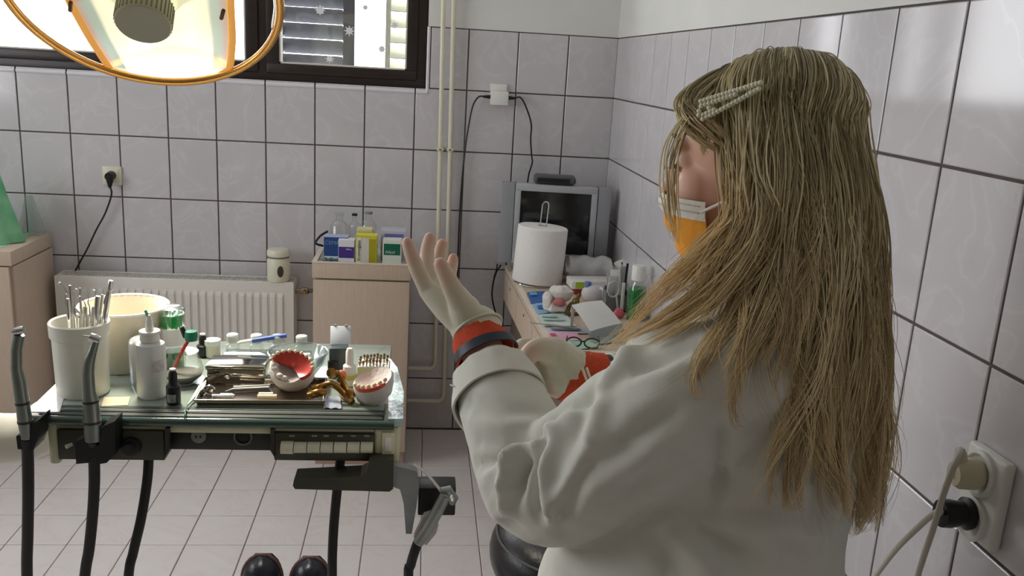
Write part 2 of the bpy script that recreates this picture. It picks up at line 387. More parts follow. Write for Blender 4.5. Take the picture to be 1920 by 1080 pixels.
vpipe('heating_pipe', -.705, -.668, ZC, 'right one of the two cream heating pipes, bending left near the floor', .148)

RX0, RX1, RY, RZ0, RZ1 = -2.262, -1.317, -.125, .10, .693
rad = thing('radiator', ((RX0+RX1)/2, -.07, RZ0), 'white enamelled panel radiator with vertical ribs under the window', 'radiator')
m = MB(); m.bx((RX0, RY, RZ0), (RX1, RY+.012, RZ1), .003); m.bx((RX0, -.035, RZ0), (RX1, -.023, RZ1-.01), .003); m.build('panel', M_enamel, rad)
n = 28; sp = (RX1-RX0-.07)/n
for i in range(n):
    x = RX0+.035+sp*(i+.5)
    m = MB(); a, b_ = sp*.36, sp*.26; y0, y1 = RY-.0005, RY-.007; zz = [RZ0+.035, RZ0+.06, .632, .65]
    vs = []
    for z, ww, yy in ((zz[0], a, y0), (zz[1], b_, y1), (zz[2], b_, y1), (zz[3], a, y0)):
        vs += [(x-a, y0, z), (x-ww, yy, z), (x+ww, yy, z), (x+a, y0, z)]
    m.add(vs, [(k*4+q, k*4+q+1, k*4+q+5, k*4+q+4) for k in range(3) for q in range(3)])
    m.build('rib', M_enamel, rad, 0)
for x in (RX0-.003, RX1-.001): MB().bx((x, RY, RZ0+.01), (x+.004, -.02, RZ1), .001).build('side_cover', M_enamel, rad, 0)
m = MB(); m.bx((RX0, RY+.006, RZ1-.004), (RX1, RY+.014, RZ1+.002)); m.bx((RX0, -.034, RZ1-.004), (RX1, -.026, RZ1+.002)); m.bx((RX0, -.084, RZ1-.006), (RX1, -.078, RZ1))
k = 0; x = RX0+.004
while x < RX1: m.bx((x, RY+.01, RZ1-.006), (x+.003, -.03, RZ1)); x += .0085
m.build('top_grille', M_enamel, rad, 0)
MB().bx((RX0+.004, RY+.013, RZ1-.04), (RX1-.004, -.036, RZ1-.03)).build('grille_shadow_tray', mat('grille_shade', (96, 92, 88), .8), rad, 0)  # dark sheet: shade below the grille put into its colour
m = MB(); vz = .647
m.tube([(RX1, -.07, vz), (RX1+.03, -.07, vz)], .011, 10); m.tube([(RX1+.03, -.07, vz), (RX1+.055, -.07, vz)], .016, 6); m.tube([(RX1+.055, -.07, vz), (RX1+.085, -.05, vz), (RX1+.09, -.012, vz)], .009, 10); m.build('valve', mat('old_nickel', (150, 142, 126), .35, metal=1), rad)
m = MB(); m.tube([(RX1+.042, -.07, vz), (RX1+.042, -.10, vz)], [.011, .009], 10); m.build('valve_cap', M_brass, rad)

def on(x, y, z): return P(x, y, 'z', z)
jc = Vector((P(522, 522, 'y', -.09).x, -.085, RZ1+.001))
jar = thing('storage_jar', jc, 'cream ceramic storage jar with lid and oval window on the radiator', 'jar')
r = .047
MB().lathe([(r*.92, 0), (r, .006), (r, .088), (r*.93, .094), (r*.93, .1)], jc, 28).build('body', mat('cream_ceramic', (226, 224, 204), .25), jar)
MB().lathe([(r*.95, .1), (r*.96, .104), (r*.95, .107)], jc, 28).build('seal_ring', mat('grey_seal', (120, 118, 108), .5), jar)
MB().lathe([(r*.98, .107), (r*1.0, .112), (r*.98, .128), (r*.85, .135), (0, .137)], jc, 28).build('lid', mat('cream_ceramic', (226, 224, 204), .25), jar)
m = MB(); vs = []
for k in range(20):
    a = 2*math.pi*k/20; dx = .013*math.cos(a); ang = -1.25+dx/r; vs.append(jc + Vector(((r+.0008)*math.cos(ang), (r+.0008)*math.sin(ang), .048+.024*math.sin(a))))
m.prism(vs, (.0012*math.cos(-1.25), .0012*math.sin(-1.25), 0)); m.build('oval_window', mat('dark_jar_window', (70, 62, 52), .15), jar, 0)

# ------------------------------------------------------------------ sockets on the back wall
M_socket = mat('ivory_socket', (226, 220, 200), .35)
c = Vector((-2.056, -.005, 1.094))
so = thing('wall_socket', c, 'square ivory wall socket on the back wall above the radiator', 'socket')
MB().bx((c.x-.038, -.014, c.z-.038), (c.x+.038, -.001, c.z+.038), .004).build('cover_plate', M_socket, so)
MB().bx((c.x-.029, -.018, c.z-.029), (c.x+.029, -.012, c.z+.029), .003).build('inner_plate', M_socket, so)
pl = thing('power_plug', c+Vector((0, -.018, 0)), 'black plug with cable hanging behind the radiator', 'plug')
m = MB(); m.tube([(c.x, -.018, c.z+.002), (c.x, -.05, c.z)], [.019, .017], 16); m.tube([(c.x, -.038, c.z), (c.x, -.04, c.z-.02), (c.x-.001, -.04, c.z-.045)], [.015, .013, .006], 12); m.build('plug_body', M_black, pl)
pts = [(c.x-.001, -.04, c.z-.04)] + [P(x, y, 'y', -.03) for x, y in ((209, 365), (197, 400), (180, 432), (163, 468), (148, 495), (141, 512))] + [(-2.20, -.012, .68)]
MB().tube(spline(pts, 5), .0036, 8).build('cable', M_black, pl)

c = Vector((-.492, -.004, 1.505))
so = thing('wall_socket', c, 'white wall socket with adapter high on the wall above the television', 'socket')
MB().bx((c.x-.034, -.016, c.z-.02), (c.x+.036, -.001, c.z+.04), .004).build('cover_plate', M_white, so)
MB().bx((c.x-.034, -.06, c.z-.046), (c.x+.04, -.014, c.z+.012), .006).build('adapter', M_white, so)
def wallcable(nm, side, pix, label, yy=-.03):
    p0 = c + Vector((side*.037+.003, -.035, -.014)); t = thing(nm, p0, label, 'cable', 'black cables from the high socket')
    MB().tube([p0, p0+Vector((side*.03, 0, 0))], [.0085, .005], 10).build('plug', M_black, t)
    pts = [p0+Vector((side*.028, 0, 0))] + [P(x, y, 'y', yy) for x, y in pix]
    MB().tube(spline(pts, 5), .0034, 8).build('wire', M_black, t)
wallcable('power_cable', -1, [(897, 182), (886, 200), (878, 240), (872, 280), (866, 340), (861, 420), (858, 500), (857, 540), (856, 600), (855, 640)], 'black cable hanging straight down the wall left of the high socket')
wallcable('power_cable', 1, [(976, 183), (986, 200), (996, 232), (995, 262), (997, 292), (998, 305), (992, 325), (989, 345), (988, 365)], 'black cable curving from the high socket down behind the television')

# ------------------------------------------------------------------ cabinets
def knob(p, parent, nm='knob', d=(0, -1, 0)):
    m = MB(); m.lathe([(.005, 0), (.005, .012), (.012, .016), (.013, .022), (.008, .027), (0, .028)], p, 14, align(d)); m.build(nm, M_steel, parent)
cx0, cx1, cy, ct = -1.204, -.828, -.412, .85
cab = thing('cabinet', ((cx0+cx1)/2, cy/2, 0), 'pale wood cabinet with boxes on top standing between radiator and pipes', 'cabinet')
MB().bx((cx0+.003, cy+.02, .065), (cx1-.003, -.06, .785), .001).build('carcass', M_wood, cab, 0)
MB().bx((cx0+.004, cy, .07), (cx1-.004, cy+.018, .783), .002).build('door', M_wood, cab)
MB().bx((cx0+.01, cy+.03, 0), (cx1-.01, -.06, .065)).build('plinth', mat('pinkish_plinth', (190, 160, 140), .5), cab, 0)
m = MB(); m.bx((cx0, cy, .79), (cx1, cy+.016, ct), .002); m.bx((cx0, -.076, .79), (cx1, -.06, ct), .002); m.bx((cx0, cy+.016, .79), (cx0+.016, -.076, ct), .002); m.bx((cx1-.016, cy+.016, .79), (cx1, -.076, ct), .002); m.build('top_frame', M_wood, cab)
m = MB(); e = .0015
m.bx((cx0-e, cy-e, ct), (cx1+e, cy+.017, ct+.003)); m.bx((cx0-e, cy+.017, ct), (cx0+.017, -.06, ct+.003)); m.bx((cx1-.017, cy+.017, ct), (cx1+e, -.06, ct+.003)); m.build('edge_band', M_woodedge, cab, 0)
MB().bx((cx0+.016, cy+.016, .785), (cx1-.016, -.076, ct-.006)).build('tray_bottom', mat('pale_green_mat', (206, 222, 208), .5, noise=.05), cab, 0)
zt = ct-.0055
def carton(name, x0, x1, ytop, yf, dp, col, label, bands=(), top=None, cat='box', group='product boxes on the cabinet'):
    """carton whose front face spans pixel columns x0..x1 at wall distance yf; bands are (z0, z1, colour) printed panels"""
    a = P(x0, 490, 'y', yf); b = P(x1, 490, 'y', yf); h = P((x0+x1)/2, ytop, 'y', yf).z - zt
    t = thing(name, ((a.x+b.x)/2, yf+dp/2, zt), label, cat, group)
    MB().bx((a.x, yf, zt), (b.x, yf+dp, zt+h), .001).build('carton', mat(name+'_card_%d_%d_%d' % col, col, .5), t, 0)
    for k, (u0, u1, z0, z1, cc) in enumerate(bands):
        MB().bx((a.x+(b.x-a.x)*u0, yf-.0008, zt+h*z0), (a.x+(b.x-a.x)*u1, yf-.0001, zt+h*z1)).build('printed_panel', mat('print_%d_%d_%d' % cc, cc, .5), t, 0)
    if top: MB().bx((a.x, yf, zt+h), (b.x, yf+dp, zt+h+.0008)).build('lid_face', mat('print_%d_%d_%d' % top, top, .5), t, 0)
    return t, a.x, b.x, h
t, a, b, h = carton('product_box', 607, 652, 445, -.345, .06, (40, 74, 132), 'blue carton with white lower edge at the left of the cabinet top', [(.02, .98, .02, .2, (206, 222, 216))], (176, 186, 216))
text('CEMAL', .021, ((a*.6+b*.4), -.346, zt+h*.76), (1, 0, 0), (0, 0, 1), mat('pale_blue_print', (120, 150, 196), .6), t)
t, a, b, h = carton('product_box', 634, 664, 450, -.375, .05, (232, 230, 236), 'small purple and white carton in front of the blue one', [(.02, .99, .22, .7, (72, 48, 134))])
text('Hifine', .009, ((a*.35+b*.65), -.377, zt+h*.6), (1, 0, 0), (0, 0, 1), M_whiteink, t)
t, a, b, h = carton('product_box', 667, 706, 442, -.375, .055, (214, 206, 60), 'yellow and white carton with vertical black lettering', [(.04, .24, .0, .94, (236, 234, 214)), (.26, .62, .02, .92, (214, 212, 200)), (.64, .96, .02, .88, (172, 160, 36))], (222, 214, 70))
text('Kromoglass', .017, (a+(b-a)*.14, -.377, zt+h*.47), (0, 0, 1), (-1, 0, 0), M_ink, t)
t, a, b, h = carton('product_box', 717, 752, 450, -.372, .055, (222, 226, 216), 'white carton with dark green printed panel beside the raised hand', [(.06, .94, .38, .84, (20, 100, 72))])
text('Alfasil', .016, (a+(b-a)*.4, -.374, zt+h*.5), (1, 0, 0), (0, 0, 1), mat('pale_green_print', (200, 226, 214), .6), t)
t, a, b, h = carton('product_box', 713, 760, 433, -.30, .09, (196, 194, 206), 'lavender-grey carton behind the green and white one', [(.15, .9, .78, .9, (120, 116, 186))])
t, a, b, h = carton('product_box', 668, 697, 430, -.30, .06, (224, 220, 170), 'cream carton behind the yellow one', [(.1, .9, .8, .92, (200, 190, 80))])
def gbottle(name, px, r, h, yy, label, neck=True, mm=None, cap=None, z=None, cat='bottle', group='clear bottles on the cabinet'):
    c = Vector((P(px, 470, 'y', yy).x, yy, zt if z is None else z)); t = thing(name, c, label, cat, group)
    MB().lathe([(r*.9, 0), (r, .004), (r, h*.68), (r*.8, h*.76), (r*.4, h*.82), (r*.4, h*.95)], c, 20).build('body', mm or M_glass, t)
    MB().lathe([(r*.5, h*.95), (r*.5, h), (0, h+.001)], c, 16).build('stopper', cap or M_glass, t); return t
gbottle('glass_bottle', 636, .036, .17, -.22, 'clear round bottle with stopper behind the blue carton')
gbottle('glass_bottle', 664, .022, .165, -.2, 'slim clear bottle with dark stopper between two clear bottles', cap=M_black)
gbottle('glass_bottle', 690, .033, .175, -.2, 'clear bottle with grey cap behind the yellow carton', cap=mat('grey_cap', (130, 130, 140), .4))
m = MB(); m.tube(spline([P(x, y, 'y', yy) for x, y, yy in ((606, 461, -.26), (592, 456, -.27), (600, 443, -.25), (614, 434, -.22))], 6), .0045, 8)
tag(m.build('cable_loop', M_black), 'short black cable looping over the left edge of the cabinet top', 'cable')
m = MB(); m.grid(lambda u, v: (P(598, 480, 'y', -.38).x + .07*u + .01*v, -.39+.05*v, zt+.004+.012*abs(math.sin(9*u+4*v))*(.4+.6*v)), 14, 6, (0, 0, .001)); tag(m.build('plastic_wrapper', M_plasticfilm), 'crumpled clear plastic wrapper in front of the blue carton', 'wrapper')

lx1, ly, lt = -2.302, -.402, .85
lc = thing('cabinet', (-2.62, -.2, 0), 'pale wood cabinet at the left edge carrying a green bag', 'cabinet')
MB().bx((-2.94, ly+.02, .07), (lx1, -.03, .79), .001).build('carcass', M_wood, lc, 0)
m = MB().bx((-2.94, ly, .795), (lx1, -.03, lt), .002); m.build('top', M_wood, lc)
for a, b in ((-2.936, -2.62), (-2.616, lx1-.012)):
    d = MB().bx((a, ly, .075), (b, ly+.018, .79), .002).build('door', M_wood, lc); knob((a+.03 if a > -2.7 else b-.03, ly, .44), d)
MB().bx((-2.93, ly+.03, 0), (lx1-.01, -.03, .07)).build('plinth', mat('pinkish_plinth', (190, 160, 140), .5), lc, 0)
MB().bx((-2.93, ly+.01, lt), (lx1-.06, -.05, lt+.002)).build('green_cover', mat('pale_green_sheet', (190, 224, 200), .5), lc, 0)
# green bag
bt = thing('tied_bag', (-2.44, -.22, lt), 'translucent green plastic bag standing on the left cabinet', 'bag')
M_bag = mat('green_bag_film', (150, 214, 168), .35, noise=.25, scale=9, col2=(92, 172, 122), bump=.25, bscale=14)
def bagfn(cx, cy, rx, ry, h, seed):
    def fn(u, v):
        a = 2*math.pi*u; taper = (1-v)**.62*.93+.07 if v > .03 else .97
        k = 1+.09*math.sin(5*a+seed+2.5*v)+.05*math.sin(9*a+3*v+seed)
        return (cx+rx*taper*k*math.cos(a)+.05*v*v, cy+ry*taper*k*math.sin(a), lt+.003+h*v)
    return fn
m = MB(); m.grid(bagfn(-2.475, -.235, .14, .11, .29, 1.), 42, 14); m.build('bag_body', M_bag, bt, 60)
MB().grid(lambda u, v: (-2.55+.12*u, -.338-.012*math.sin(3*u), lt+.17+.05*v-.06*u+.02*math.sin(5*u)), 10, 5, (0, .002, 0)).build('white_label', mat('white_bag_print', (216, 232, 222), .5), bt)
cb = MB(); cb.grid(lambda u, v: (-2.355+.05*math.cos(2*math.pi*u)*(1-.75*v)*(1+.1*math.sin(12*math.pi*u)), -.085+.03*math.sin(2*math.pi*u)*(1-.75*v), lt+.003+.16*v), 30, 8)
tag(cb.build('clear_bag', M_plasticfilm), 'clear crumpled plastic bag beside the green bag', 'bag')

# ------------------------------------------------------------------ sideboard along the right wall
DZ = .80
A_, B_, C_, E_ = Vector((-.435, -.13, 0)), Vector((-.391, -1.262, 0)), Vector((-.006, -1.302, 0)), Vector((-.006, -.13, 0))
desk = thing('sideboard', (-.2, -.7, 0), 'pale wood sideboard with drawers cluttered with dental supplies along the right wall', 'sideboard')
def zz(v, z): return Vector((v.x, v.y, z))
MB().prism([zz(v, DZ-.022) for v in (A_, B_, C_, E_)], (0, 0, .0215)).build('worktop', M_wood, desk, 0)
ed = (B_-A_).normalized(); nx = Vector((ed.y, -ed.x, 0))  # outward to the left
if nx.x > 0: nx = -nx
MB().prism([zz(A_, DZ-.001)+nx*.001, zz(B_, DZ-.001)+nx*.001, zz(B_, DZ-.001)-nx*.02, zz(A_, DZ-.001)-nx*.02], (0, 0, .0022)).build('edge_band', M_woodedge, desk, 0)
fd = (C_-B_).normalized(); fy = Vector((fd.y, -fd.x, 0))
if fy.y > 0: fy = -fy
MB().prism([zz(B_, DZ-.024)+fy*.001, zz(C_, DZ-.024)+fy*.001, zz(C_, DZ-.024)-fy*.02, zz(B_, DZ-.024)-fy*.02], (0, 0, .0255)).build('edge_band', M_woodedge, desk, 0)
Ld = (B_-A_).length
for k in range(3):
    s0, s1 = Ld*k/3+.003, Ld*(k+1)/3-.003
    d = MB().prism([zz(A_+ed*s0, .655), zz(A_+ed*s1, .655), zz(A_+ed*s1, .655)-nx*.018, zz(A_+ed*s0, .655)-nx*.018], (0, 0, .118)).build('drawer', M_wood, desk, 0)
    MB().lathe([(.006, 0), (.006, .002), (.003, .003), (0, .0015)], zz(A_+ed*((s0+s1)/2), .745), 12, align(nx)).build('keyhole', M_wooddark, d)
MB().prism([zz(A_, .02)-nx*.04, zz(A_, .02)-nx*.06, Vector((-.01, -.15, .02)), Vector((-.01, -.13, .02))], (0, 0, .755)).build('back_panel', M_wood, desk, 0)
MB().prism([zz(B_, .0)-nx*.04+fy*-.02, zz(B_, .0)-nx*.04+fy*-.04, zz(C_, 0)-fy*.04-fd*.03, zz(C_, 0)-fy*.02-fd*.03], (0, 0, .775)).build('end_panel', M_wood, desk, 0)
MB().prism([zz(A_, .02)-nx*.04, zz(A_, .02)-nx*.055+ed*.0, zz(B_, .02)-nx*.055, zz(B_, .02)-nx*.04], (0, 0, .62)).build('front_panel', M_wooddark, desk, 0)  # shade of the recess below the drawers put into the dark brown
# cable at the end of the sideboard
m = MB(); m.tube(spline([P(x, y, 'y', yy) for x, y, yy in ((939, 497, -.10), (930, 512, -.08), (924, 535, -.06), (923, 560, -.05), (930, 590, -.05), (936, 615, -.05))], 6), .0035, 8)
m.tube(spline([P(x, y, 'y', -.07) for x, y in ((932, 495), (931, 505), (926, 520))], 4), .003, 8)
tag(m.build('power_cable', M_black), 'thin black cable hanging behind the end of the sideboard', 'cable')

# television, turned a little towards the room
tv = thing('television', (-.25, -.2, DZ), 'silver tube television with dark screen in the corner', 'television')
M_tv = mat('silver_plastic', (176, 178, 182), .35, noise=.02); M_tvd = mat('grey_plastic', (150, 152, 156), .4)
Rt = rotz(-.11); o_ = Vector((-.478, -.255, DZ+.042))
def tl(x, y, z): return o_ + Rt @ Vector((x, y, z))
TW, TH = .44, .325
def tbox(name, lo, hi, m_, par, bev=.003):
    c = Vector([(a+b)/2 for a, b in zip(lo, hi)]); return MB().box(tl(*c), [abs(b-a) for a, b in zip(lo, hi)], Rt, bev).build(name, m_, par)
m = MB()
for lo, hi in (((.055, 0, 0), (TW-.055, .05, .045)), ((.055, 0, TH-.028), (TW-.055, .05, TH)), ((.055, 0, .04), (.078, .05, TH-.02)), ((TW-.078, 0, .04), (TW-.055, .05, TH-.02))):
    m.box(tl(*[(a+b)/2 for a, b in zip(lo, hi)]), [abs(b-a) for a, b in zip(lo, hi)], Rt, .003)
m.build('bezel', M_tv, tv)
tbox('speaker_panel', (0, .004, .0), (.053, .05, TH), M_tvd, tv); tbox('speaker_panel', (TW-.053, .004, .0), (TW, .05, TH), M_tvd, tv)
m = MB(); m.grid(lambda u, v: tl(.076+(TW-.152)*u, .016-.012*(1-(2*u-1)**2*.5-(2*v-1)**2*.5)+.004, .043+(TH-.069)*v), 10, 8, Rt @ Vector((0, .006, 0))); m.build('screen', mat('dark_screen_glass', (26, 28, 30), .08, coat=.6), tv)
m = MB(); vs = []
for (y, x0, x1, z0, z1) in ((.05, .0, TW, .0, TH), (.09, .02, TW-.02, .0, TH-.02), (.19, .10, TW-.10, .03, TH-.08)):
    vs += [tl(x0, y, z0), tl(x1, y, z0), tl(x1, y, z1), tl(x0, y, z1)]
m.add(vs, [(k*4+q, k*4+(q+1) % 4, k*4+4+(q+1) % 4, k*4+4+q) for k in range(2) for q in range(4)] + [(3, 2, 1, 0), (8, 9, 10, 11)]); m.build('rear_housing', mat('dark_grey_plastic', (66, 66, 70), .5), tv)
tbox('stand', (.07, .02, -.041), (TW-.07, .15, 0), M_tvd, tv)
sb = tl(.115, .01, TH+.0035)
stb = thing('tuner_box', sb, 'small dark set-top box lying on the television', 'tuner box')
MB().box(tl(.21, .06, TH+.019), (.17, .10, .031), Rt, .012, 3).build('case', mat('dark_grey_case', (84, 80, 82), .4), stb)
MB().box(tl(.205, .009, TH+.019), (.13, .003, .018), Rt, .001).build('front_window', M_black, stb)

# paper towel roll on its wire holder
M_towel = mat('paper_towel', (240, 238, 234), .95, noise=.015, scale=60, bump=.25, bscale=140)
c = on(1006, 530, DZ); ax = Vector((.055, .02, 1)).normalized(); Mx = align(ax)
roll = thing('paper_towel_roll', c, 'large white paper towel roll standing at the sideboard edge', 'paper roll')
rr, hh = .098, .225
MB().lathe([(.02, .008), (rr*.97, .008), (rr, .012), (rr, hh*.5), (rr*.992, hh-.004), (rr*.95, hh), (.022, hh+.002), (.022, .02)], c, 40, Mx).build('paper', M_towel, roll)
wire = thing('roll_holder', c, 'chrome wire loop holder through the paper towel roll', 'holder')
top = c + ax*(hh+.10)
lp = [c+ax*.02+_r*-.012] + [c+ax*(hh+.07)+_r*-.012] + [c+ax*(hh+.082)+_r*(-.012*math.cos(k*math.pi/6))+ax*.014*math.sin(k*math.pi/6) for k in range(7)] + [c+ax*(hh+.07)+_r*.012, c+ax*.02+_r*.012]
MB().tube(lp, .0028, 8).build('loop', M_chrome, wire)
MB().lathe([(.088, 0), (.09, .003), (.088, .006)], c, 28).build('base_ring', M_chrome, wire)

GD = 'clutter on the sideboard'
# wrapped roll, glove box, cartons
c = on(1102, 530, DZ)
m = MB(); m.grid(lambda u, v: (c.x-.10+.2*u, c.y+.05*math.cos(2*math.pi*v)*(1+.12*math.sin(14*u)), DZ+.058+.05*math.sin(2*math.pi*v)*(1+.1*math.sin(17*u+5*v))*(1 if .06 < u < .94 else .35)), 26, 16)
pw = m.build('plastic_wrapped_roll', mat('frosted_wrap', (214, 214, 214), .25, noise=.08, alpha=.85, bump=.3, bscale=40)); tag(pw, 'frosted plastic wrapped roll in front of the television', 'wrapped roll')
M_wbox = mat('white_carton', (228, 226, 220), .5, noise=.02)
c = on(1112, 553, DZ); Rb = rotz(.08)
gb = thing('tissue_carton', c, 'flat white carton with green leaf print before the wrapped roll', 'box')
MB().box(c+Vector((0, .04, .038)), (.18, .09, .03), Rb, .002).build('carton', M_wbox, gb)
MB().box(c+Rb @ Vector((-.055, -.0055, .038)), (.035, .0015, .024), Rb).build('leaf_print', mat('leaf_green_print', (176, 196, 60), .5), gb, 0)
rb = MB().box(c+Vector((.0, .045, .011)), (.15, .09, .02), Rb, .002).build('red_carton', mat('dark_red_card', (140, 44, 44), .5)); tag(rb, 'flat dark red carton under the white carton', 'box')
def rotbox(name, pix, z0, size, rot, m_, label, cat, parent=None, bev=.002, group=None):
    p = on(*pix, DZ); o = MB().box(p+Vector((0, 0, z0)), size, rot, bev).build(name, m_, parent); 
    if parent is None: tag(o, label, cat, group)
    return o
R1 = rotz(-.5) @ Matrix.Rotation(-.5, 3, 'Y')
p = on(1192, 545, DZ); lf = thing('printed_carton', p, 'white carton with black printed symbols leaning behind the bottles', 'box')
MB().box(p+Vector((.01, .06, .095)), (.16, .05, .075), R1, .002).build('carton', M_wbox, lf)
for dx, dz in ((-.04, .02), (.045, .022), (.0, -.01)):
    MB().box(p+Vector((.01, .06, .095))+R1 @ Vector((dx, -.0255, dz)), (.022, .001, .016), R1).build('printed_symbol', mat('grey_print', (70, 70, 74), .6), lf, 0)
MB().box(p+Vector((.01, .06, .095))+R1 @ Vector((.0805, 0, 0)), (.001, .044, .07), R1).build('dark_end_face', mat('dark_carton_end', (96, 94, 98), .6), lf, 0)
p = on(1215, 590, DZ)
def bottle(name, pix, r, h, label, body, liquid=None, cap=M_white, capr=.62, caph=.28, fill=.6, cat='bottle', z=None, group=None):
    c = on(*pix, DZ if z is None else z) ; t = thing(name, c, label, cat, group); hb = h*(1-caph)
    MB().lathe([(r*.9, 0), (r, .005), (r, hb*.72), (r*.9, hb*.84), (r*capr*.85, hb*.95), (r*capr*.85, hb)], c, 24).build('body', body, t)
    if liquid: MB().lathe([(r*.86, .003), (r*.93, .006), (r*.93, hb*fill), (0, hb*fill+.0005)], c, 24).build('liquid', liquid, t)
    MB().lathe([(r*capr, hb), (r*capr, h-.003), (r*capr*.92, h), (0, h)], c, 20).build('cap', cap, t); return t
M_mouth = mat('green_liquid', (24, 150, 70), .1, trans=.4, ior=1.2)
bottle('mouthwash_bottle', (1190, 598), .032, .19, 'clear bottle of green liquid with white cap on the sideboard', M_glass, M_mouth, M_white, .75, .27, .8)
bottle('spray_bottle', (1222, 590), .033, .215, 'clear empty bottle with white cap behind the green liquid bottle', M_glass, None, M_white, .55, .22)
bottle('red_capped_bottle', (1248, 575), .026, .15, 'bottle with red cap near the orange face mask', clear_mat('pinkish_glass', (.9, .82, .82), .12), None, mat('red_cap', (176, 60, 64), .4), .9, .25)
# white jug with blue cap
c = on(1108, 567, DZ); jg = thing('plastic_canister', c, 'squat white plastic canister with blue cap behind the paper sheet', 'canister')
M_milk = mat('milky_plastic', (206, 204, 206), .3, sss=.2)
MB().ball(c+Vector((.015, .02, .03)), (.05, .035, .034), 18, 10).build('body', M_milk, jg); m = MB(); m.lathe([(.012, .05), (.012, .072), (0, .073)], c+Vector((-.012, .02, 0)), 14); m.build('cap', mat('blue_cap', (110, 130, 196), .4), jg)
MB().tube(spline([c+Vector((.03, .0, .055)), c+Vector((.04, -.015, .05)), c+Vector((.042, -.02, .02))], 5), .006, 8).build('handle', M_milk, jg)

M_plasterc = mat('dental_stone', (220, 214, 208), .8, noise=.06, scale=50, bump=.2, bscale=160)
M_gum = mat('pink_denture_acrylic', (208, 74, 66), .3, noise=.12, scale=60)
M_tooth = mat('tooth_ivory', (226, 206, 168), .35, noise=.04)
def rock(m, c, r, seed, nu=18, nv=10, amp=.14, M=None):
    o = len(m.v); m.ball((0, 0, 0), r, nu, nv); M = M or Matrix.Identity(3)
    for i in range(o, len(m.v)):
        v = Vector(m.v[i]); k = 1+amp*math.sin(v.x*150+seed)*math.sin(v.y*130+seed*2)+amp*.6*math.sin(v.z*170+seed*3); m.v[i] = tuple(Vector(c)+M @ (v*k))
c = on(1043, 588, DZ); dc = thing('dental_cast', c, 'small white plaster jaw cast with pink gum beside the paper towel roll', 'dental cast')
m = MB(); rock(m, c+Vector((0, .012, .024)), (.040, .036, .026), 1.); rock(m, c+Vector((.012, .012, .07)), (.042, .034, .03), 2.); rock(m, c+Vector((-.03, .012, .045)), (.018, .025, .035), 4.); m.build('plaster', M_plasterc, dc)
m = MB(); rock(m, c+Vector((.004, -.014, .046)), (.022, .016, .017), 3.); m.build('gum', mat('dull_pink_gum', (186, 110, 108), .5), dc)
c = on(1074, 592, DZ); ar = thing('articulator', c, 'tarnished brass articulator frame beside the small plaster cast', 'articulator')
m = MB(); m.tube(spline([c+Vector((-.02, 0, .006)), c+Vector((-.01, .01, .035)), c+Vector((.008, .005, .05)), c+Vector((.02, .01, .075))], 5), .007, 8); m.tube([c+Vector((-.03, -.01, .006)), c+Vector((.03, .015, .006))], .006, 8); m.ball(c+Vector((.008, .005, .05)), .013); m.build('frame', mat('tarnished_brass', (120, 104, 66), .4, metal=.8, noise=.3, scale=80), ar)
MB().tube([c+Vector((-.005, -.012, .02)), c+Vector((.025, .02, .03))], .004, 6).build('pin', M_brass, ar)
# folded paper sheet, standing like a tent
p = [P(1072, 572, 'z', DZ+.085), P(1128, 563, 'z', DZ+.09), P(1166, 606, 'z', DZ+.03), P(1107, 621, 'z', DZ+.026)]
m = MB()
def sheet(u, v):
    a = p[0].lerp(p[1], u); b = p[3].lerp(p[2], u); q = a.lerp(b, v); return q + Vector((0, 0, .003*math.sin(math.pi*v)+.003*math.sin(math.pi*u)))
m.grid(sheet, 10, 10, (0, 0, -.0012))
ps = thing('paper_sheet', on(1120, 625, DZ), 'bent blank white paper sheet propped over the clutter', 'paper')
m.build('sheet', M_paper, ps)
m = MB(); m.grid(lambda u, v: (p[3]*(1-u)+p[2]*u) + Vector((.01*v, -.012*v, 0)) + Vector((0, 0, -.024*v)), 8, 4, (0, .0015, 0)); m.build('folded_flap', mat('grey_paper_flap', (150, 160, 156), .7), ps)
m = MB(); m.grid(lambda u, v: (p[0]+Vector((.012*u, .01*u, 0))) + Vector((0, .0, -.08*v)), 4, 4, (0, .0015, 0)); m.build('support_flap', M_paper, ps)
# flat printed papers
def flatpaper(name, quad, col, label, z, marks=()):
    q = [P(x, y, 'z', DZ+z) for x, y in quad]; t = thing(name, (q[0]+q[2])/2, label, 'paper', 'papers lying on the sideboard')
    m = MB(); m.grid(lambda u, v: q[0].lerp(q[1], u).lerp(q[3].lerp(q[2], u), v)+Vector((0, 0, .002*math.sin(3*u+5*v))), 6, 5, (0, 0, -.0014)); m.build('sheet', mat('sheet_%d_%d_%d' % col, col, .55, noise=.06, scale=25), t)
    for (u0, v0, u1, v1, cc) in marks:
        g = lambda u, v: q[0].lerp(q[1], u).lerp(q[3].lerp(q[2], u), v)+Vector((0, 0, .0032))
        m = MB(); m.prism([g(u0, v0), g(u1, v0), g(u1, v1), g(u0, v1)], (0, 0, .0006)); m.build('printed_mark', mat('mark_%d_%d_%d' % cc, cc, .55), t, 0)
flatpaper('leaflet', [(988, 548), (1022, 546), (1028, 566), (996, 568)], (40, 96, 170), 'blue leaflet at the foot of the paper towel roll', .006, [(.1, .1, .5, .4, (90, 170, 214))])
flatpaper('leaflet', [(998, 570), (1030, 566), (1040, 586), (1006, 588)], (150, 190, 220), 'pale blue leaflet under the small plaster cast', .003, [(.2, .3, .7, .6, (40, 110, 180))])
flatpaper('leaflet', [(1008, 590), (1062, 588), (1080, 612), (1018, 610)], (206, 222, 214), 'pale green printed sheet in the middle of the sideboard', .005, [(.1, .2, .6, .35, (150, 190, 180)), (.1, .5, .8, .6, (176, 196, 196))])
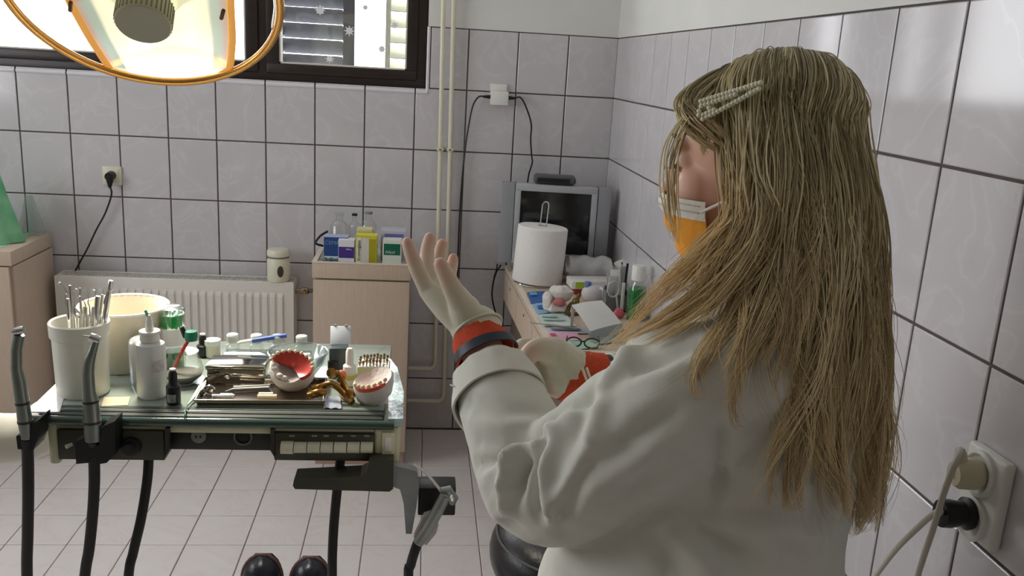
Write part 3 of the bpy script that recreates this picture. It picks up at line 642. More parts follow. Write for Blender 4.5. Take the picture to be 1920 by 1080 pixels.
flatpaper('leaflet', [(1022, 614), (1098, 614), (1112, 626), (1030, 624)], (198, 196, 206), 'grey printed sheet under the silver probe', .003, [(.1, .3, .8, .6, (130, 128, 140))])
flatpaper('leaflet', [(1028, 626), (1082, 624), (1092, 638), (1040, 640)], (226, 170, 196), 'pink leaflet near the front edge of the sideboard', .006, [(.02, .1, .2, .9, (196, 70, 100))])
flatpaper('leaflet', [(1040, 642), (1100, 636), (1130, 652), (1050, 656)], (168, 214, 190), 'mint green leaflet under the spectacles', .004, [(.1, .2, .4, .7, (226, 232, 226))])
flatpaper('leaflet', [(1102, 626), (1150, 622), (1165, 640), (1118, 645)], (140, 156, 154), 'grey green sheet at the front right of the sideboard', .005)
m = MB(); a, b = P(994, 605, 'z', DZ+.012), P(1082, 616, 'z', DZ+.012); m.tube([a, a.lerp(b, .3), a.lerp(b, .35), b], [.0015, .002, .004, .003], 8); tag(m.build('dental_probe', M_steel), 'thin silver probe lying across the papers on the sideboard', 'instrument')
# spectacles
g = on(1092, 652, DZ+.01); sp_ = thing('spectacles', on(1092, 652, DZ), 'brown-framed spectacles lying near the front edge of the sideboard', 'spectacles')
m = MB()
for s in (-1, 1):
    c = g+Vector((s*.027, -.004*s, .016)); m.tube([c+Vector((.023*math.cos(k*math.pi/8), .004*math.sin(k*math.pi/8), .014*math.sin(k*math.pi/8))) for k in range(16)], .0028, 6, close=True)
m.tube([g+Vector((-.006, 0, .02)), g+Vector((.006, 0, .02))], .0025, 6); m.build('rims', mat('tortoise_frame', (60, 44, 38), .25), sp_)
for s in (-1, 1): MB().tube(spline([g+Vector((s*.05, -.004*s, .018)), g+Vector((s*.05+.012, .06, .014)), g+Vector((s*.048+.02, .11, .002))], 5), .0022, 6).build('temple', mat('tortoise_frame', (60, 44, 38), .25), sp_)
for s in (-1, 1):
    c = g+Vector((s*.027, -.004*s, .016)); MB().prism([c+Vector((.022*math.cos(k*math.pi/8), .0, .013*math.sin(k*math.pi/8))) for k in range(16)], (0, .001, 0)).build('lens', M_glass, sp_, 0)
# pot of sticks and sleeves
p = on(1160, 585, DZ)
cupc = thing('desk_organiser', p, 'grey organiser holding sachets and tools behind the paper sheet', 'organiser')
m = MB(); M_org = mat('grey_organiser', (120, 122, 124), .5); m.bx((p.x-.045, p.y, DZ), (p.x+.03, p.y+.004, DZ+.06)); m.bx((p.x-.045, p.y+.06, DZ), (p.x+.03, p.y+.064, DZ+.08)); m.bx((p.x-.049, p.y, DZ), (p.x-.045, p.y+.064, DZ+.07)); m.bx((p.x+.03, p.y, DZ), (p.x+.034, p.y+.064, DZ+.07)); m.bx((p.x-.045, p.y, DZ), (p.x+.03, p.y+.064, DZ+.004)); m.build('tray', M_org, cupc, 0)
for i, (dx, dy, h, rz_, cc) in enumerate(((-.03, .02, .12, .3, (216, 216, 216)), (-.01, .03, .14, -.2, (222, 220, 214)), (.01, .045, .15, .35, (190, 192, 196)), (-.02, .05, .13, -.4, (150, 154, 158)))):
    o = MB().box(p+Vector((dx, dy, .006+h/2)), (.035, .003, h), rotz(rz_) @ Matrix.Rotation(.12*(-1)**i, 3, 'Y'), .001).build('sachet', mat('sachet_%d' % i, cc, .35, noise=.1)); tag(o, ['white sachet at the left in the organiser', 'tall white sachet in the organiser', 'tallest pale grey sachet in the organiser', 'dark grey sachet in the organiser'][i], 'sachet', 'sachets in the organiser')
tag(MB().tube([p+Vector((.02, .03, .006)), p+Vector((.024, .03, .17))], .0045, 8).build('black_pen', M_black), 'black pen standing upright in the organiser', 'pen')
sc_ = thing('scissors', p+Vector((0, -.01, 0)), 'scissors with pale ring handles standing before the organiser', 'scissors')
m = MB(); rc = p+Vector((-.028, -.012, .085)); m.tube([rc+Vector((.02*math.cos(k*math.pi/8), 0, .028*math.sin(k*math.pi/8))) for k in range(16)], .0035, 8, close=True); m.tube([rc+Vector((.012, 0, -.022)), p+Vector((-.004, -.012, .002))], .004, 8); m.build('ring_handle', mat('pale_handle', (190, 188, 180), .4), sc_)
MB().box(p+Vector((.006, -.014, .055)), (.012, .004, .11), None, .001).build('blade', M_white, sc_)
o = MB(); rock(o, on(1156, 592, DZ)+Vector((0, -.03, .018)), (.02, .016, .018), 5.); tag(o.build('wax_piece', mat('pink_wax', (196, 90, 100), .3)), 'small red-pink wax piece beside the paper sheet', 'wax')

# ------------------------------------------------------------------ dental unit with instrument table
TZ = 1.0
FY = -2.29
def T(x, y, z=TZ): return P(x, y, 'z', z)
def F(x, y, yy=FY): return P(x, y, 'y', yy)
M_ucream = mat('aged_cream_enamel', (206, 204, 172), .4, noise=.04)
M_utop = mat('grey_green_glass_top', (150, 162, 152), .12, noise=.03, coat=.6)
M_uedge = mat('dark_green_glass_edge', (56, 78, 70), .1, coat=.6)
M_rail = mat('dark_grey_rail', (70, 74, 70), .55, noise=.1)
ux0, ux1, uy1 = -1.452, -.822, -1.86
unit = thing('dental_unit', (-1.13, -2.1, 0), 'olive and cream dental unit with glass instrument table', 'dental unit')
m = MB(); m.bx((ux0, -2.262, TZ-.012), (ux1-.03, uy1, TZ-.0005), .003); m.build('table_top', M_utop, unit)
m = MB(); m.bx((ux0+.012, FY+.004, TZ-.016), (ux1-.03, -2.246, TZ-.001), .004)
for i in range(2): m.bx((ux0+.012, FY+.016+i*.016, TZ-.002), (ux1-.03, FY+.026+i*.016, TZ+.001), .001)
m.build('front_rail', M_rail, unit)
MB().tube([(ux0+.004, FY, TZ-.011), (ux1-.01, FY, TZ-.011)], .0085, 12).build('glass_edge', M_uedge, unit)
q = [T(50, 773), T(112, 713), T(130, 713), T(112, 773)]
MB().prism([v+Vector((0, 0, -.001)) for v in q], (0, 0, .002)).build('painted_glare', mat('glare_white', (244, 244, 242), .15, coat=.5), unit, 0)  # bright glare on the table top, put into a white patch
# right glass wing, wrapped in clear film
q = [T(732, 673), T(745, 690), T(757, 735), T(756, 786), T(728, 786), T(728, 673)]
m = MB().prism([v+Vector((0, 0, -.014)) for v in q], (0, 0, .015)); m.build('glass_wing', mat('pale_wing', (176, 196, 200), .08, noise=.25, scale=40, coat=.7, bump=.3, bscale=60), unit)
# body below
def front(name, x0, y0, x1, y1, yy, dp, m_, par, bev=.003):
    a, b = F(x0, y0, yy), F(x1, y1, yy); z0, z1 = min(a.z, b.z), max(a.z, b.z)
    return MB().bx((min(a.x, b.x), yy, z0), (max(a.x, b.x), yy+dp, z1), bev).build(name, m_, par)
MB().bx((ux0+.03, FY+.004, .966), (ux1-.036, uy1+.02, TZ-.018), .004).build('frame', M_ucream, unit)
MB().bx((-1.425, FY+.0, .906), (-1.408, FY+.12, .985), .005).build('left_end', M_ucream, unit)
e1 = MB().bx((-.868, FY-.002, .912), (-.822, FY+.12, .984), .008, 3).build('right_end', M_ucream, unit)
MB().bx((-.853, FY-.007, .925), (-.831, FY-.001, .977), .002).build('switch_plate', M_cream, e1)
MB().bx((-.848, FY-.010, .942), (-.836, FY-.006, .969), .002).build('rocker_switch', M_white, e1)
a = F(88, 860); b = F(308, 803)
pl_ = MB().bx((-1.408, FY-.004, a.z), (b.x, FY+.05, .973), .003).build('left_panel', M_olive, unit)
k = F(247, 836, FY-.006); m = MB(); m.lathe([(.017, 0), (.016, .008), (.011, .009), (.010, .016), (0, .0165)], k, 18, align((0, -1, 0))); m.build('dial', M_black, pl_)
a = F(312, 842, FY+.02); b = F(514, 806, FY+.02)
cp_ = MB().bx((a.x, FY+.018, a.z), (b.x, FY+.06, .972), .002).build('centre_panel', M_dkpanel, unit)
def ring(c, r0, r1, m_, name, par):
    MB().lathe([(r0, 0), (r0, .004), (r1, .004), (r1, 0)], c, 24, align((0, -1, 0))).build(name, m_, par)
s1 = F(373, 817, FY+.017); MB().lathe([(.013, 0), (.013, .003), (.010, .004), (0, .0035)], s1, 22, align((0, -1, 0))).build('socket_disc', mat('grey_socket', (120, 122, 116), .4), cp_)
for dx in (-.004, .004): MB().lathe([(.0018, 0), (.0018, .006), (0, .006)], s1+Vector((dx, 0, 0)), 8, align((0, -1, 0))).build('socket_hole', M_black, cp_)
s2 = F(456, 818, FY+.017); ring(s2, .0165, .0135, mat('grey_ring', (96, 106, 98), .35), 'socket_ring', cp_); MB().lathe([(.0135, 0), (0, .0005)], s2, 22, align((0, -1, 0))).build('socket_well', M_black, cp_)
a = F(514, 862); b = F(706, 803)
rp = MB().bx((a.x, FY-.004, a.z), (-.866, FY+.05, .973), .003).build('right_panel', M_olive, unit)
for i in range(7):
    x0 = 527+i*24.8; a = F(x0+.8, 850 if i else 852, FY-.004); b = F(x0+24, 826 if i else 824, FY-.004)
    m = MB(); m.tube([(a.x, FY-.004, (a.z+b.z)/2), (b.x, FY-.004, (a.z+b.z)/2)], (b.z-a.z)/2+.001, 14, flat=.75); m.build('push_key', mat('ivory_key', (216, 212, 190), .35, noise=.05), rp)
for x in (548, 590, 612, 638, 663, 688):
    MB().bx((F(x-5, 816).x, FY-.0048, F(x, 817).z), (F(x+5, 816).x, FY-.0039, F(x, 814).z)).build('key_mark', mat('grey_mark', (140, 140, 130), .6), rp, 0)
for sx, px_ in ((1, 309), (-1, 515)):
    m = MB()
    a = F(px_, 804, FY-.006); b = F(px_, 858, FY-.006); c = F(px_+sx*8, 845, FY-.006); m.prism([a, b, c, F(px_+sx*8, 804, FY-.006)], (0, .012, 0)); m.build('panel_cheek', M_dkpanel, unit, 0)
# grab handle
hp = [(693, 862), (738, 862), (737, 917), (730, 922), (553, 917), (549, 911), (551, 900), (676, 893), (686, 888)]
m = MB().prism([F(x, y, FY-.03) for x, y in hp], (0, .045, 0)); m.build('grab_handle', M_olive, unit, 20)
# syringe bracket and block
m = MB().prism([F(x, y, FY-.02) for x, y in [(735, 872), (752, 876), (782, 884), (786, 908), (781, 950), (772, 1001), (761, 1001), (757, 945), (750, 918), (735, 912)]], (0, .02, 0)); m.build('syringe_bracket', mat('grey_film_wrapped', (132, 136, 140), .2, noise=.15, coat=.5, bump=.2, bscale=50), unit, 20)
a = F(783, 962, FY+.01); b = F(855, 911, FY+.01); MB().bx((a.x, FY+.0, a.z), (b.x, FY+.05, b.z), .003).build('black_block', M_black, unit)
# bracket arm, column and floor base carrying the table
M_arm = mat('white_arm_enamel', (236, 232, 218), .3)
ac = F(30, 818, -2.16)
m = MB(); pts = spline([(-1.36, -2.12, .935), (-1.45, -2.14, .937), (ac.x, -2.17, ac.z), (-1.72, -2.2, .935), (-1.95, -2.2, .93)], 6)
m.tube(pts, [.025+.022*min(1, i/8) for i in range(len(pts))], 18); m.build('support_arm', M_arm, unit)
MB().lathe([(.22, 0), (.22, .03), (.06, .06), (.05, .1), (.05, .96), (.055, .98), (0, .985)], (-1.97, -2.2, 0), 24).build('column', M_arm, unit)

# hand pieces, each hanging in a holder with its hose
def hose(pts, r=.0095): return spline(pts, 6), r
M_hp = mat('grey_metal_handpiece', (136, 142, 138), .3, metal=.85, noise=.08)
def handpiece(label, pix, radii, yy, headpix, tip, hosepix, grp='dental handpieces on the unit'):
    pts = [F(x, y, yy) for x, y in pix]; t = thing('dental_handpiece', pts[-1], label, 'handpiece', grp)
    MB().tube(pts, [r*1.58/FPX for r in radii], 16).build('body', M_hp, t)
    h0, h1 = F(*headpix[0], yy), F(*headpix[1], yy)
    MB().tube([h0, h0.lerp(h1, .5), h1], [.0065, .0075, .006], 14).build('head', M_chrome, t)
    if tip: MB().tube([F(*tip[0], yy), F(*tip[1], yy)], [.002, .001], 8).build('bur_tip', M_steel, t)
    k = len(pts)//2+1
    for i in (k, len(pts)-2):
        d = (pts[i+1]-pts[i-1]).normalized(); r = radii[i]*1.58/FPX*1.06; MB().tube([pts[i]-d*.002, pts[i]+d*.002], r, 16).build('grip_ring', M_dkpanel, t)
    hp_ = [pts[-1]] + [F(x, y, y2) for x, y, y2 in hosepix]; pp, rr_ = hose(hp_); MB().tube(pp, rr_, 12).build('hose', M_rubber, t)
    return t
handpiece('tall grey contra-angle handpiece at the left edge of the table', [(36, 628), (31, 655), (31, 690), (36, 715), (42, 755), (47, 790), (50, 822)], [9, 9, 9.5, 11, 11.5, 12, 9], FY-.035, [(27, 622), (45, 618)], [(27, 623), (20, 622)],
          [(52, 850, FY-.03), (53, 920, FY-.02), (52, 1000, FY), (51, 1090, FY+.02), (60, 1300, FY+.05)])
handpiece('silver contra-angle handpiece in the front holder before the white pot', [(180, 638), (174, 658), (167, 678), (165, 700), (167, 735), (170, 752), (173, 790), (175, 825)], [6, 7, 9.5, 10, 10.5, 13, 15, 14], FY-.04, [(170, 631), (187, 638)], [(172, 632), (156, 629)],
          [(176, 850, FY-.03), (177, 900, FY-.025), (174, 960, FY-.02), (167, 1030, FY-.01), (158, 1090, FY), (140, 1300, FY+.05)])
def holder(name, pix, yy, dp, label):
    o = MB().prism([F(x, y, yy) for x, y in pix], (0, dp, 0)).build(name, M_black, unit, 20); return o
holder('handpiece_holder', [(140, 828), (160, 820), (165, 835), (186, 835), (192, 800), (215, 790), (216, 852), (200, 868), (188, 870), (184, 858), (170, 858), (166, 868), (143, 870)], FY-.045, .04, '')
holder('handpiece_holder', [(30, 818), (42, 814), (46, 830), (55, 826), (60, 795), (74, 786), (74, 815), (62, 845), (33, 842)], FY-.04, .045, '')
MB().tube([F(135, 833, FY-.012), F(124, 838, FY-.02)], [.003, .004], 8).build('small_lever', M_cream, unit)
for nm, lb, pix in (('suction_hose', 'black hose hanging below the dial of the dental unit', [(279, 855, FY+.02), (276, 900, FY+.01), (265, 970, FY), (250, 1035, FY), (240, 1090, FY), (225, 1300, FY+.05)]),
                    ('suction_hose', 'black hose hanging behind the olive grab handle', [(639, 855, FY+.03), (634, 900, FY+.02), (628, 960, FY+.015), (624, 1020, FY+.01), (623, 1090, FY+.01), (625, 1300, FY+.05)])):
    pp = spline([F(*p) for p in pix], 6); tag(MB().tube(pp, .0088, 12).build(nm, M_rubber), lb, 'hose', 'hoses hanging from the unit')
sy_ = thing('air_water_syringe', F(800, 980, FY-.04), 'grey three-way syringe with bent thin nozzle on the bracket', 'syringe')
yy = FY-.045
MB().tube([F(x, y, yy) for x, y in ((836, 928), (822, 955), (804, 988), (784, 1018))], [.011, .011, .0105, .010], 14).build('grip', mat('wrapped_grey_metal', (150, 152, 150), .2, metal=.6, noise=.2, coat=.5), sy_)
MB().tube([F(x, y, yy) for x, y in ((826, 922), (838, 921), (850, 936), (846, 944))], [.008, .012, .010, .007], 12).build('valve_head', M_hp, sy_)
for dx in (0, 5): MB().lathe([(.004, 0), (.004, .004), (0, .0045)], F(846+dx*.3, 930+dx, yy-.008), 10, align((.4, -1, .2))).build('button', M_chrome, sy_)
MB().tube([F(x, y, yy) for x, y in ((828, 922), (812, 902), (798, 885), (790, 880), (774, 869))], .0028, 8).build('nozzle', M_steel, sy_)
m = MB().prism([F(x, y, yy+.012) for x, y in [(795, 968), (808, 964), (822, 985), (818, 1000), (800, 1022), (780, 1015), (776, 1008)]], (0, .015, 0)); m.build('plastic_sleeve', mat('pale_sleeve', (186, 184, 172), .35, alpha=.8), sy_, 20)
pp = spline([F(783, 1018, yy), F(777, 1035, yy), F(770, 1060, yy+.005), F(766, 1090, yy+.01), F(775, 1300, yy+.05)], 6); MB().tube(pp, .009, 12).build('hose', M_rubber, sy_)

# ------------------------------------------------------------------ things on the instrument table
GT = 'things on the instrument table'
def height(bx, by, ty):
    """height above the table of the point seen at row ty straight above table point (bx, by)"""
    b = T(bx, by); lo, hi = 0., .4
    for _ in range(30):
        mid = (lo+hi)/2; p = b+Vector((0, 0, mid)); d = p-CAM; y = 540-FPX*(d.dot(_u)/d.dot(_f))
        if y > ty: lo = mid
        else: hi = mid
    return lo
M_pot = mat('grey_white_ceramic', (228, 226, 214), .3, noise=.03)
pc = T(157, 735); R_ = .047; H_ = height(157, 735, 600)
pot = thing('instrument_pot', pc, 'grey-white ceramic pot full of steel dental instruments', 'pot')
MB().lathe([(R_*.9, 0), (R_*.95, .004), (R_, H_*.78), (R_*1.07, H_*.8), (R_*1.09, H_*.98), (R_*1.04, H_), (R_*.98, H_*.98), (R_*.93, H_*.75), (R_*.88, .008), (0, .007)], pc, 36).build('body', M_pot, pot)
ins = [(127, 560, 6, 0), (118, 530, 3, 1), (131, 535, 5, 0), (137, 543, 3.5, 2), (150, 540, 4, 0), (155, 556, 3, 1), (170, 545, 3, 2), (183, 555, 8, 0), (192, 552, 5, 0), (208, 526, 9, 0), (175, 575, 6, 0), (160, 575, 7, 0), (145, 578, 5, 1), (203, 545, 4, 2)]
lbs = ['stout silver handle at the front left of the white pot', 'leftmost hook-tipped probe in the white pot', 'tall straight silver instrument left of centre in the white pot', 'curved-tip scaler just left of centre in the white pot', 'slim straight instrument in the middle of the white pot', 'hook-tipped probe in the middle of the white pot', 'fine curved probe with bent tip right of centre in the white pot',
       'thick dark steel handle at the right of the white pot', 'medium steel handle beside the leaning tweezers in the white pot', 'broad bright steel tweezers leaning right out of the white pot', 'short thick handle right of centre in the white pot', 'shortest thick handle in the middle of the white pot', 'low hook-tipped probe left of centre in the white pot', 'slim curved probe under the leaning tweezers in the white pot']
for i, (px_, py_, wpx, kind) in enumerate(ins):
    a = random.uniform(0, 6.28); bx = pc.x+((px_-157)/52*.018)+random.uniform(-.006, .006); by = pc.y+random.uniform(-.02, .02)
    top = F(px_, py_, pc.y+random.uniform(-.025, .025)); bot = Vector((bx, by, TZ+.012)); d = (top-bot); r = wpx*1.65/FPX/2
    m = MB()
    if kind == 0: m.tube([bot, bot+d*.97, top], [r, r, r*.85], 10)
    elif kind == 1: m.tube(spline([bot, bot+d*.8, bot+d*.9+Vector((.005, 0, 0)), top+Vector((-.004, 0, 0)), top+Vector((-.008, 0, -.004))], 4), [r]*5+[r*.8]*4+[r*.5]*4+[.0006]*4, 8)
    else: m.tube(spline([bot, bot+d*.75, bot+d*.88+Vector((-.004, 0, 0)), top, top+Vector((.007, 0, .001))], 4), [r]*5+[r*.7]*4+[r*.5]*4+[.0006]*4, 8)
    tag(m.build('dental_instrument', M_steel if i % 3 else M_chrome), lbs[i], 'instrument', 'instruments in the white pot')
bc = T(238, 684); bh = height(238, 684, 572)
bw = thing('beige_pot', bc, 'wide beige plastic pot behind the white instrument pot', 'pot')
MB().lathe([(.060, 0), (.064, .004), (.083, bh), (.0815, bh+.002), (.080, bh), (.062, .01), (0, .009)], bc, 40).build('body', mat('beige_plastic', (216, 206, 184), .35, noise=.02), bw)
MB().tube([bc+Vector((.0825*math.cos(k*math.pi/20), .0825*math.sin(k*math.pi/20), bh)) for k in range(40)], .0028, 8, close=True).build('rim', M_white, bw)
c = T(275, 716); h = height(275, 716, 632)
mc = thing('metal_canister', c, 'frosted grey canister behind the white squeeze bottle', 'canister')
MB().lathe([(.027, 0), (.029, .004), (.029, h*.88), (.026, h*.96), (.02, h), (0, h)], c, 26).build('body', mat('frosted_grey', (196, 198, 200), .25, metal=.3), mc)
c = T(286, 742); h = height(286, 742, 585)
sq = thing('squeeze_bottle', c, 'white translucent squeeze bottle with pointed spout and green tip', 'bottle')
M_sq = mat('milky_bottle', (226, 228, 226), .25, sss=.3)
r = .0262
MB().lathe([(r*.9, 0), (r, .005), (r, h*.58), (r*.93, h*.635), (r*.6, h*.655), (r*.6, h*.68)], c, 28).build('body', M_sq, sq)
MB().lathe([(r*.62, h*.67), (r*.66, h*.675), (r*.62, h*.75), (r*.7, h*.76), (r*.68, h*.785), (r*.3, h*.79), (r*.22, h*.9), (r*.1, h*.965), (0, h*.97)], c, 22).build('spout', M_white, sq)
MB().tube([c+Vector((0, 0, h*.92)), c+Vector((-.003, 0, h*.97)), c+Vector((-.006, 0, h*1.02))], [.0022, .003, .0025], 8).build('green_tip', mat('mint_tip', (120, 200, 168), .4), sq)
m = MB(); vs = [c+Vector(((r+.0006)*math.cos(a), (r+.0006)*math.sin(a), z)) for z in (h*.33, h*.47) for a in np.linspace(-1.25, -.35, 9)]; m.add(vs, [(i, i+1, i+10, i+9) for i in range(8)]); m.build('label', mat('pale_print_label', (206, 200, 202), .5, noise=.15, scale=120), sq)
c = T(326, 692); h = height(326, 692, 575)
br = thing('brush_tube', c, 'clear tube of green applicator brushes with white band', 'tube')
MB().lathe([(.0225, 0), (.0235, .003), (.0235, h*.88), (.021, h*.9)], c, 26).build('tube_wall', M_glass, br)
MB().lathe([(.02, .002), (.02, h*.3), (0, h*.3)], c, 20).build('brush_sticks', mat('green_sticks', (30, 140, 64), .4, noise=.3, scale=150), br)
MB().lathe([(.0232, h*.42), (.0238, h*.42), (.0238, h*.68), (.0232, h*.68)], c, 26).build('white_band', M_paper, br)
m = MB()
for i in range(90):
    a = random.uniform(0, 6.28); q = .019*math.sqrt(random.random()); b = c+Vector((q*math.cos(a), q*math.sin(a), h*.66)); m.tube([b, b+Vector((q*.12*math.cos(a), q*.12*math.sin(a), h*random.uniform(.2, .27)))], .0009, 4)
o = m.build('brush_heads', mat('bright_green_bristle', (24, 170, 84), .5), br); o['kind'] = 'stuff'
MB().lathe([(.0245, h*.9), (.025, h*.92), (.024, h*.99), (.015, h*1.02), (0, h*1.025)], c, 26).build('clear_lid', clear_mat('frosted_lid', (.9, .95, .92), .3, .2), br)
def dropper(name, bx, by, ty, r, label, body, cap, capf=.36, lab=None):
    c = T(bx, by); h = height(bx, by, ty); t = thing(name, c, label, 'bottle')
    MB().lathe([(r*.9, 0), (r, .003), (r, h*(1-capf)-.004), (r*.6, h*(1-capf)), (r*.55, h*(1-capf)+.002)], c, 22).build('body', body, t)
    MB().lathe([(r*.62, h*(1-capf)), (r*.6, h*.9), (r*.42, h*.985), (0, h)], c, 18).build('cap', cap, t)
    if lab:
        vs = [c+Vector(((r+.0006)*math.cos(a), (r+.0006)*math.sin(a), z)) for z in (h*.1, h*.34) for a in np.linspace(-2.3, -1.0, 9)]; MB().add(vs, [(i, i+1, i+10, i+9) for i in range(8)]).build('label', lab, t)
    return t, c, h
t, c, h = dropper('dropper_bottle', 326, 757, 694, .0125, 'black dropper bottle at the front edge of the table', M_black, M_black, .4, mat('grey_label', (150, 148, 150), .5, noise=.3, scale=200))
MB().lathe([(.0055, h), (.0055, h+.003), (0, h+.004)], c, 12).build('white_tip', M_white, t)
t, c, h = dropper('dropper_bottle', 381, 668, 628, .0125, 'dark dropper bottle with white tip beside the small cream jar', M_black, M_black, .4)
MB().lathe([(.0055, h), (.0055, h+.003), (0, h+.004)], c, 12).build('white_tip', M_white, t)
t, c, h = dropper('dropper_bottle', 655, 722, 652, .0125, 'white dropper bottle with yellow band beside the bur block', M_white, M_white, .42)
MB().lathe([(.0128, h*.18), (.0132, h*.18), (.0132, h*.3), (.0128, h*.3)], c, 22).build('yellow_band', mat('yellow_band', (206, 196, 84), .5), t)
c = T(399, 668); h = height(399, 668, 636)
jr = thing('cream_jar', c, 'small cream jar with lid behind the steel box', 'jar')
MB().lathe([(.0145, 0), (.0155, .003), (.0155, h*.72)], c, 24).build('body', mat('cream_jar_plastic', (220, 214, 196), .4), jr); MB().lathe([(.0165, h*.7), (.0165, h*.98), (0, h)], c, 24).build('lid', M_white, jr)
# glass flask with brush and green-capped bottle
c = T(345, 718); h = .062
fk = thing('glass_flask', c, 'round clear glass flask beside the black dropper bottle', 'flask')
MB().lathe([(.018, 0), (.026, .004), (.036, .02), (.037, .03), (.032, .045), (.026, .055), (.0285, .064)], c, 30).build('glass', M_glass, fk)
MB().lathe([(.018, .003), (.033, .016), (.034, .021), (0, .0215)], c, 30).build('dark_powder', mat('grey_powder', (106, 104, 92), .6, noise=.2), fk)
a, b = T(332, 700)+Vector((0, 0, .03)), c+Vector((.012, .01, .092))
rs = thing('red_brush', a, 'red stick brush with green cap leaning in the glass flask', 'brush')
MB().tube([c+Vector((-.016, -.004, .03)), c+Vector((-.002, .004, .064)), c+Vector((.012, .01, .088))], .0032, 8).build('red_handle', mat('red_plastic', (196, 48, 48), .35), rs)
MB().lathe([(.011, -.004), (.0125, .004), (.011, .014), (0, .016)], c+Vector((.013, .012, .086)), 16).build('green_cap', mat('green_cap', (24, 120, 92), .35), rs)
MB().tube([c+Vector((.003, .012, .088)), c+Vector((-.004, .012, .108))], [.005, .0045], 10).build('black_nib', M_black, rs)
# row of glass stoppered jars on a rack
ra = T(420, 672); rb_ = T(585, 668)
rk = thing('jar_rack', (ra+rb_)/2, 'clear rack holding a row of small glass jars at the back of the table', 'rack')
MB().bx((ra.x, ra.y-.012, TZ), (rb_.x, ra.y+.03, TZ+.012), .002).build('base', clear_mat('rack_glass', (.9, .94, .92), .25), rk)
for i, px_ in enumerate((437, 482, 522, 567)):
    c = Vector((T(px_, 670).x, ra.y+.008, TZ+.012)); t = thing('glass_jar', c, ['leftmost small glass jar in the rack', 'second small glass jar from the left in the rack', 'third small glass jar in the rack behind the blue pen', 'rightmost small glass jar in the rack'][i], 'jar', 'small glass jars in the rack')
    MB().lathe([(.013, 0), (.014, .002), (.014, .016), (.009, .019), (.0095, .021)], c, 22).build('body', M_glass, t)
    MB().lathe([(.0095, .021), (.012, .024), (.0115, .034), (.0125, .036), (.011, .039), (0, .0385)], c, 22).build('stopper', mat('frosted_stopper', (214, 216, 214), .25, trans=.3), t)
# blue pen
a, b = T(452, 676, TZ+.044), T(538, 661, TZ+.044)
a, b = Vector((T(470, 680).x, ra.y-.004, TZ+.0415)), Vector((T(540, 668).x, ra.y+.004, TZ+.052))
pn = thing('blue_pen', (a+b)/2, 'blue and white pen lying across the glass jars', 'pen')
d = (b-a).normalized(); a2 = a-d*.03
MB().tube([a2, a2+d*.006, a], [.001, .004, .0045], 10).build('white_end', M_white, pn); MB().tube([a, b], .0048, 10).build('barrel', mat('blue_pen_plastic', (70, 96, 172), .3), pn)
# steel box
a, b = T(387, 720), T(498, 718); hb = .038
sbx = thing('steel_box', (a+b)/2, 'polished steel sterilising box with lid on the table', 'box')
M_pol = mat('polished_steel', (196, 190, 176), .1, metal=1, noise=.04)
MB().bx((a.x, a.y, TZ), (b.x, a.y+.062, TZ+hb-.009), .004).build('body', M_pol, sbx); MB().bx((a.x-.002, a.y-.002, TZ+hb-.01), (b.x+.002, a.y+.064, TZ+hb), .004).build('lid', M_pol, sbx)
MB().bx(((a.x+b.x)/2-.012, a.y-.004, TZ+hb-.02), ((a.x+b.x)/2+.012, a.y-.001, TZ+hb-.012), .001).build('clasp', M_chrome, sbx)
# glass bowl
c = T(559, 704); gb_ = thing('glass_bowl', c, 'clear cut glass bowl behind the pink dental cast', 'bowl')
MB().lathe([(.03, 0), (.034, .004), (.052, .03), (.057, .048), (.058, .05), (.055, .05), (.049, .032), (.03, .008), (0, .007)], c, 36).build('bowl', clear_mat('bowl_glass', (.92, .95, .95), .22), gb_)
MB().tube([c+Vector((.0575*math.cos(k*math.pi/20), .0575*math.sin(k*math.pi/20), .05)) for k in range(40)], .0022, 8, close=True).build('rim', clear_mat('bowl_glass', (.92, .95, .95), .22), gb_)
# steel tray with its instruments
q = [T(372, 762), T(603, 764), T(606, 722), T(392, 720)]
tr_ = thing('steel_tray', (q[0]+q[2])/2, 'shallow polished steel tray with small instruments', 'tray')
MB().prism(q, (0, 0, .002)).build('bottom', mat('brown_tinted_steel', (150, 138, 128), .2, metal=1), tr_, 0)
m = MB()
ce = sum(q, Vector())/4
for i in range(4):
    a, b = q[i], q[(i+1) % 4]; oa = (a-ce).normalized()*.006; ob = (b-ce).normalized()*.006
    m.prism([a, b, b+ob+Vector((0, 0, .012)), a+oa+Vector((0, 0, .012))], Vector((0, 0, .0015)))
    m.tube([a+oa+Vector((0, 0, .0128)), b+ob+Vector((0, 0, .0128))], .002, 8)
m.build('rim', M_pol, tr_)
def onTray(x, y): return T(x, y, TZ+.004)
for px0, px1, py_, w_, lb, mm, nm in ((483, 519, 748, .0055, 'short cream cotton roll in the steel tray', mat('cream_cotton', (232, 214, 182), .9), 'cotton_roll'), (485, 512, 741, .0035, 'thin pale stick behind the cotton roll in the steel tray', M_paper, 'paper_point'), (398, 440, 747, .005, 'silver clip lying left in the steel tray', M_chrome, 'steel_clip'), (413, 436, 741, .0025, 'bright small probe tip behind the silver clip', M_chrome, 'probe_tip')):
    a, b = onTray(px0, py_), onTray(px1, py_); m = MB(); m.tube([a+Vector((0, 0, w_*.8)), b+Vector((0, 0, w_*.8))], w_, 12, flat=.8); tag(m.build(nm, mm), lb, nm.replace('_', ' '))
m = MB(); a, b = onTray(437, 733), onTray(505, 731)
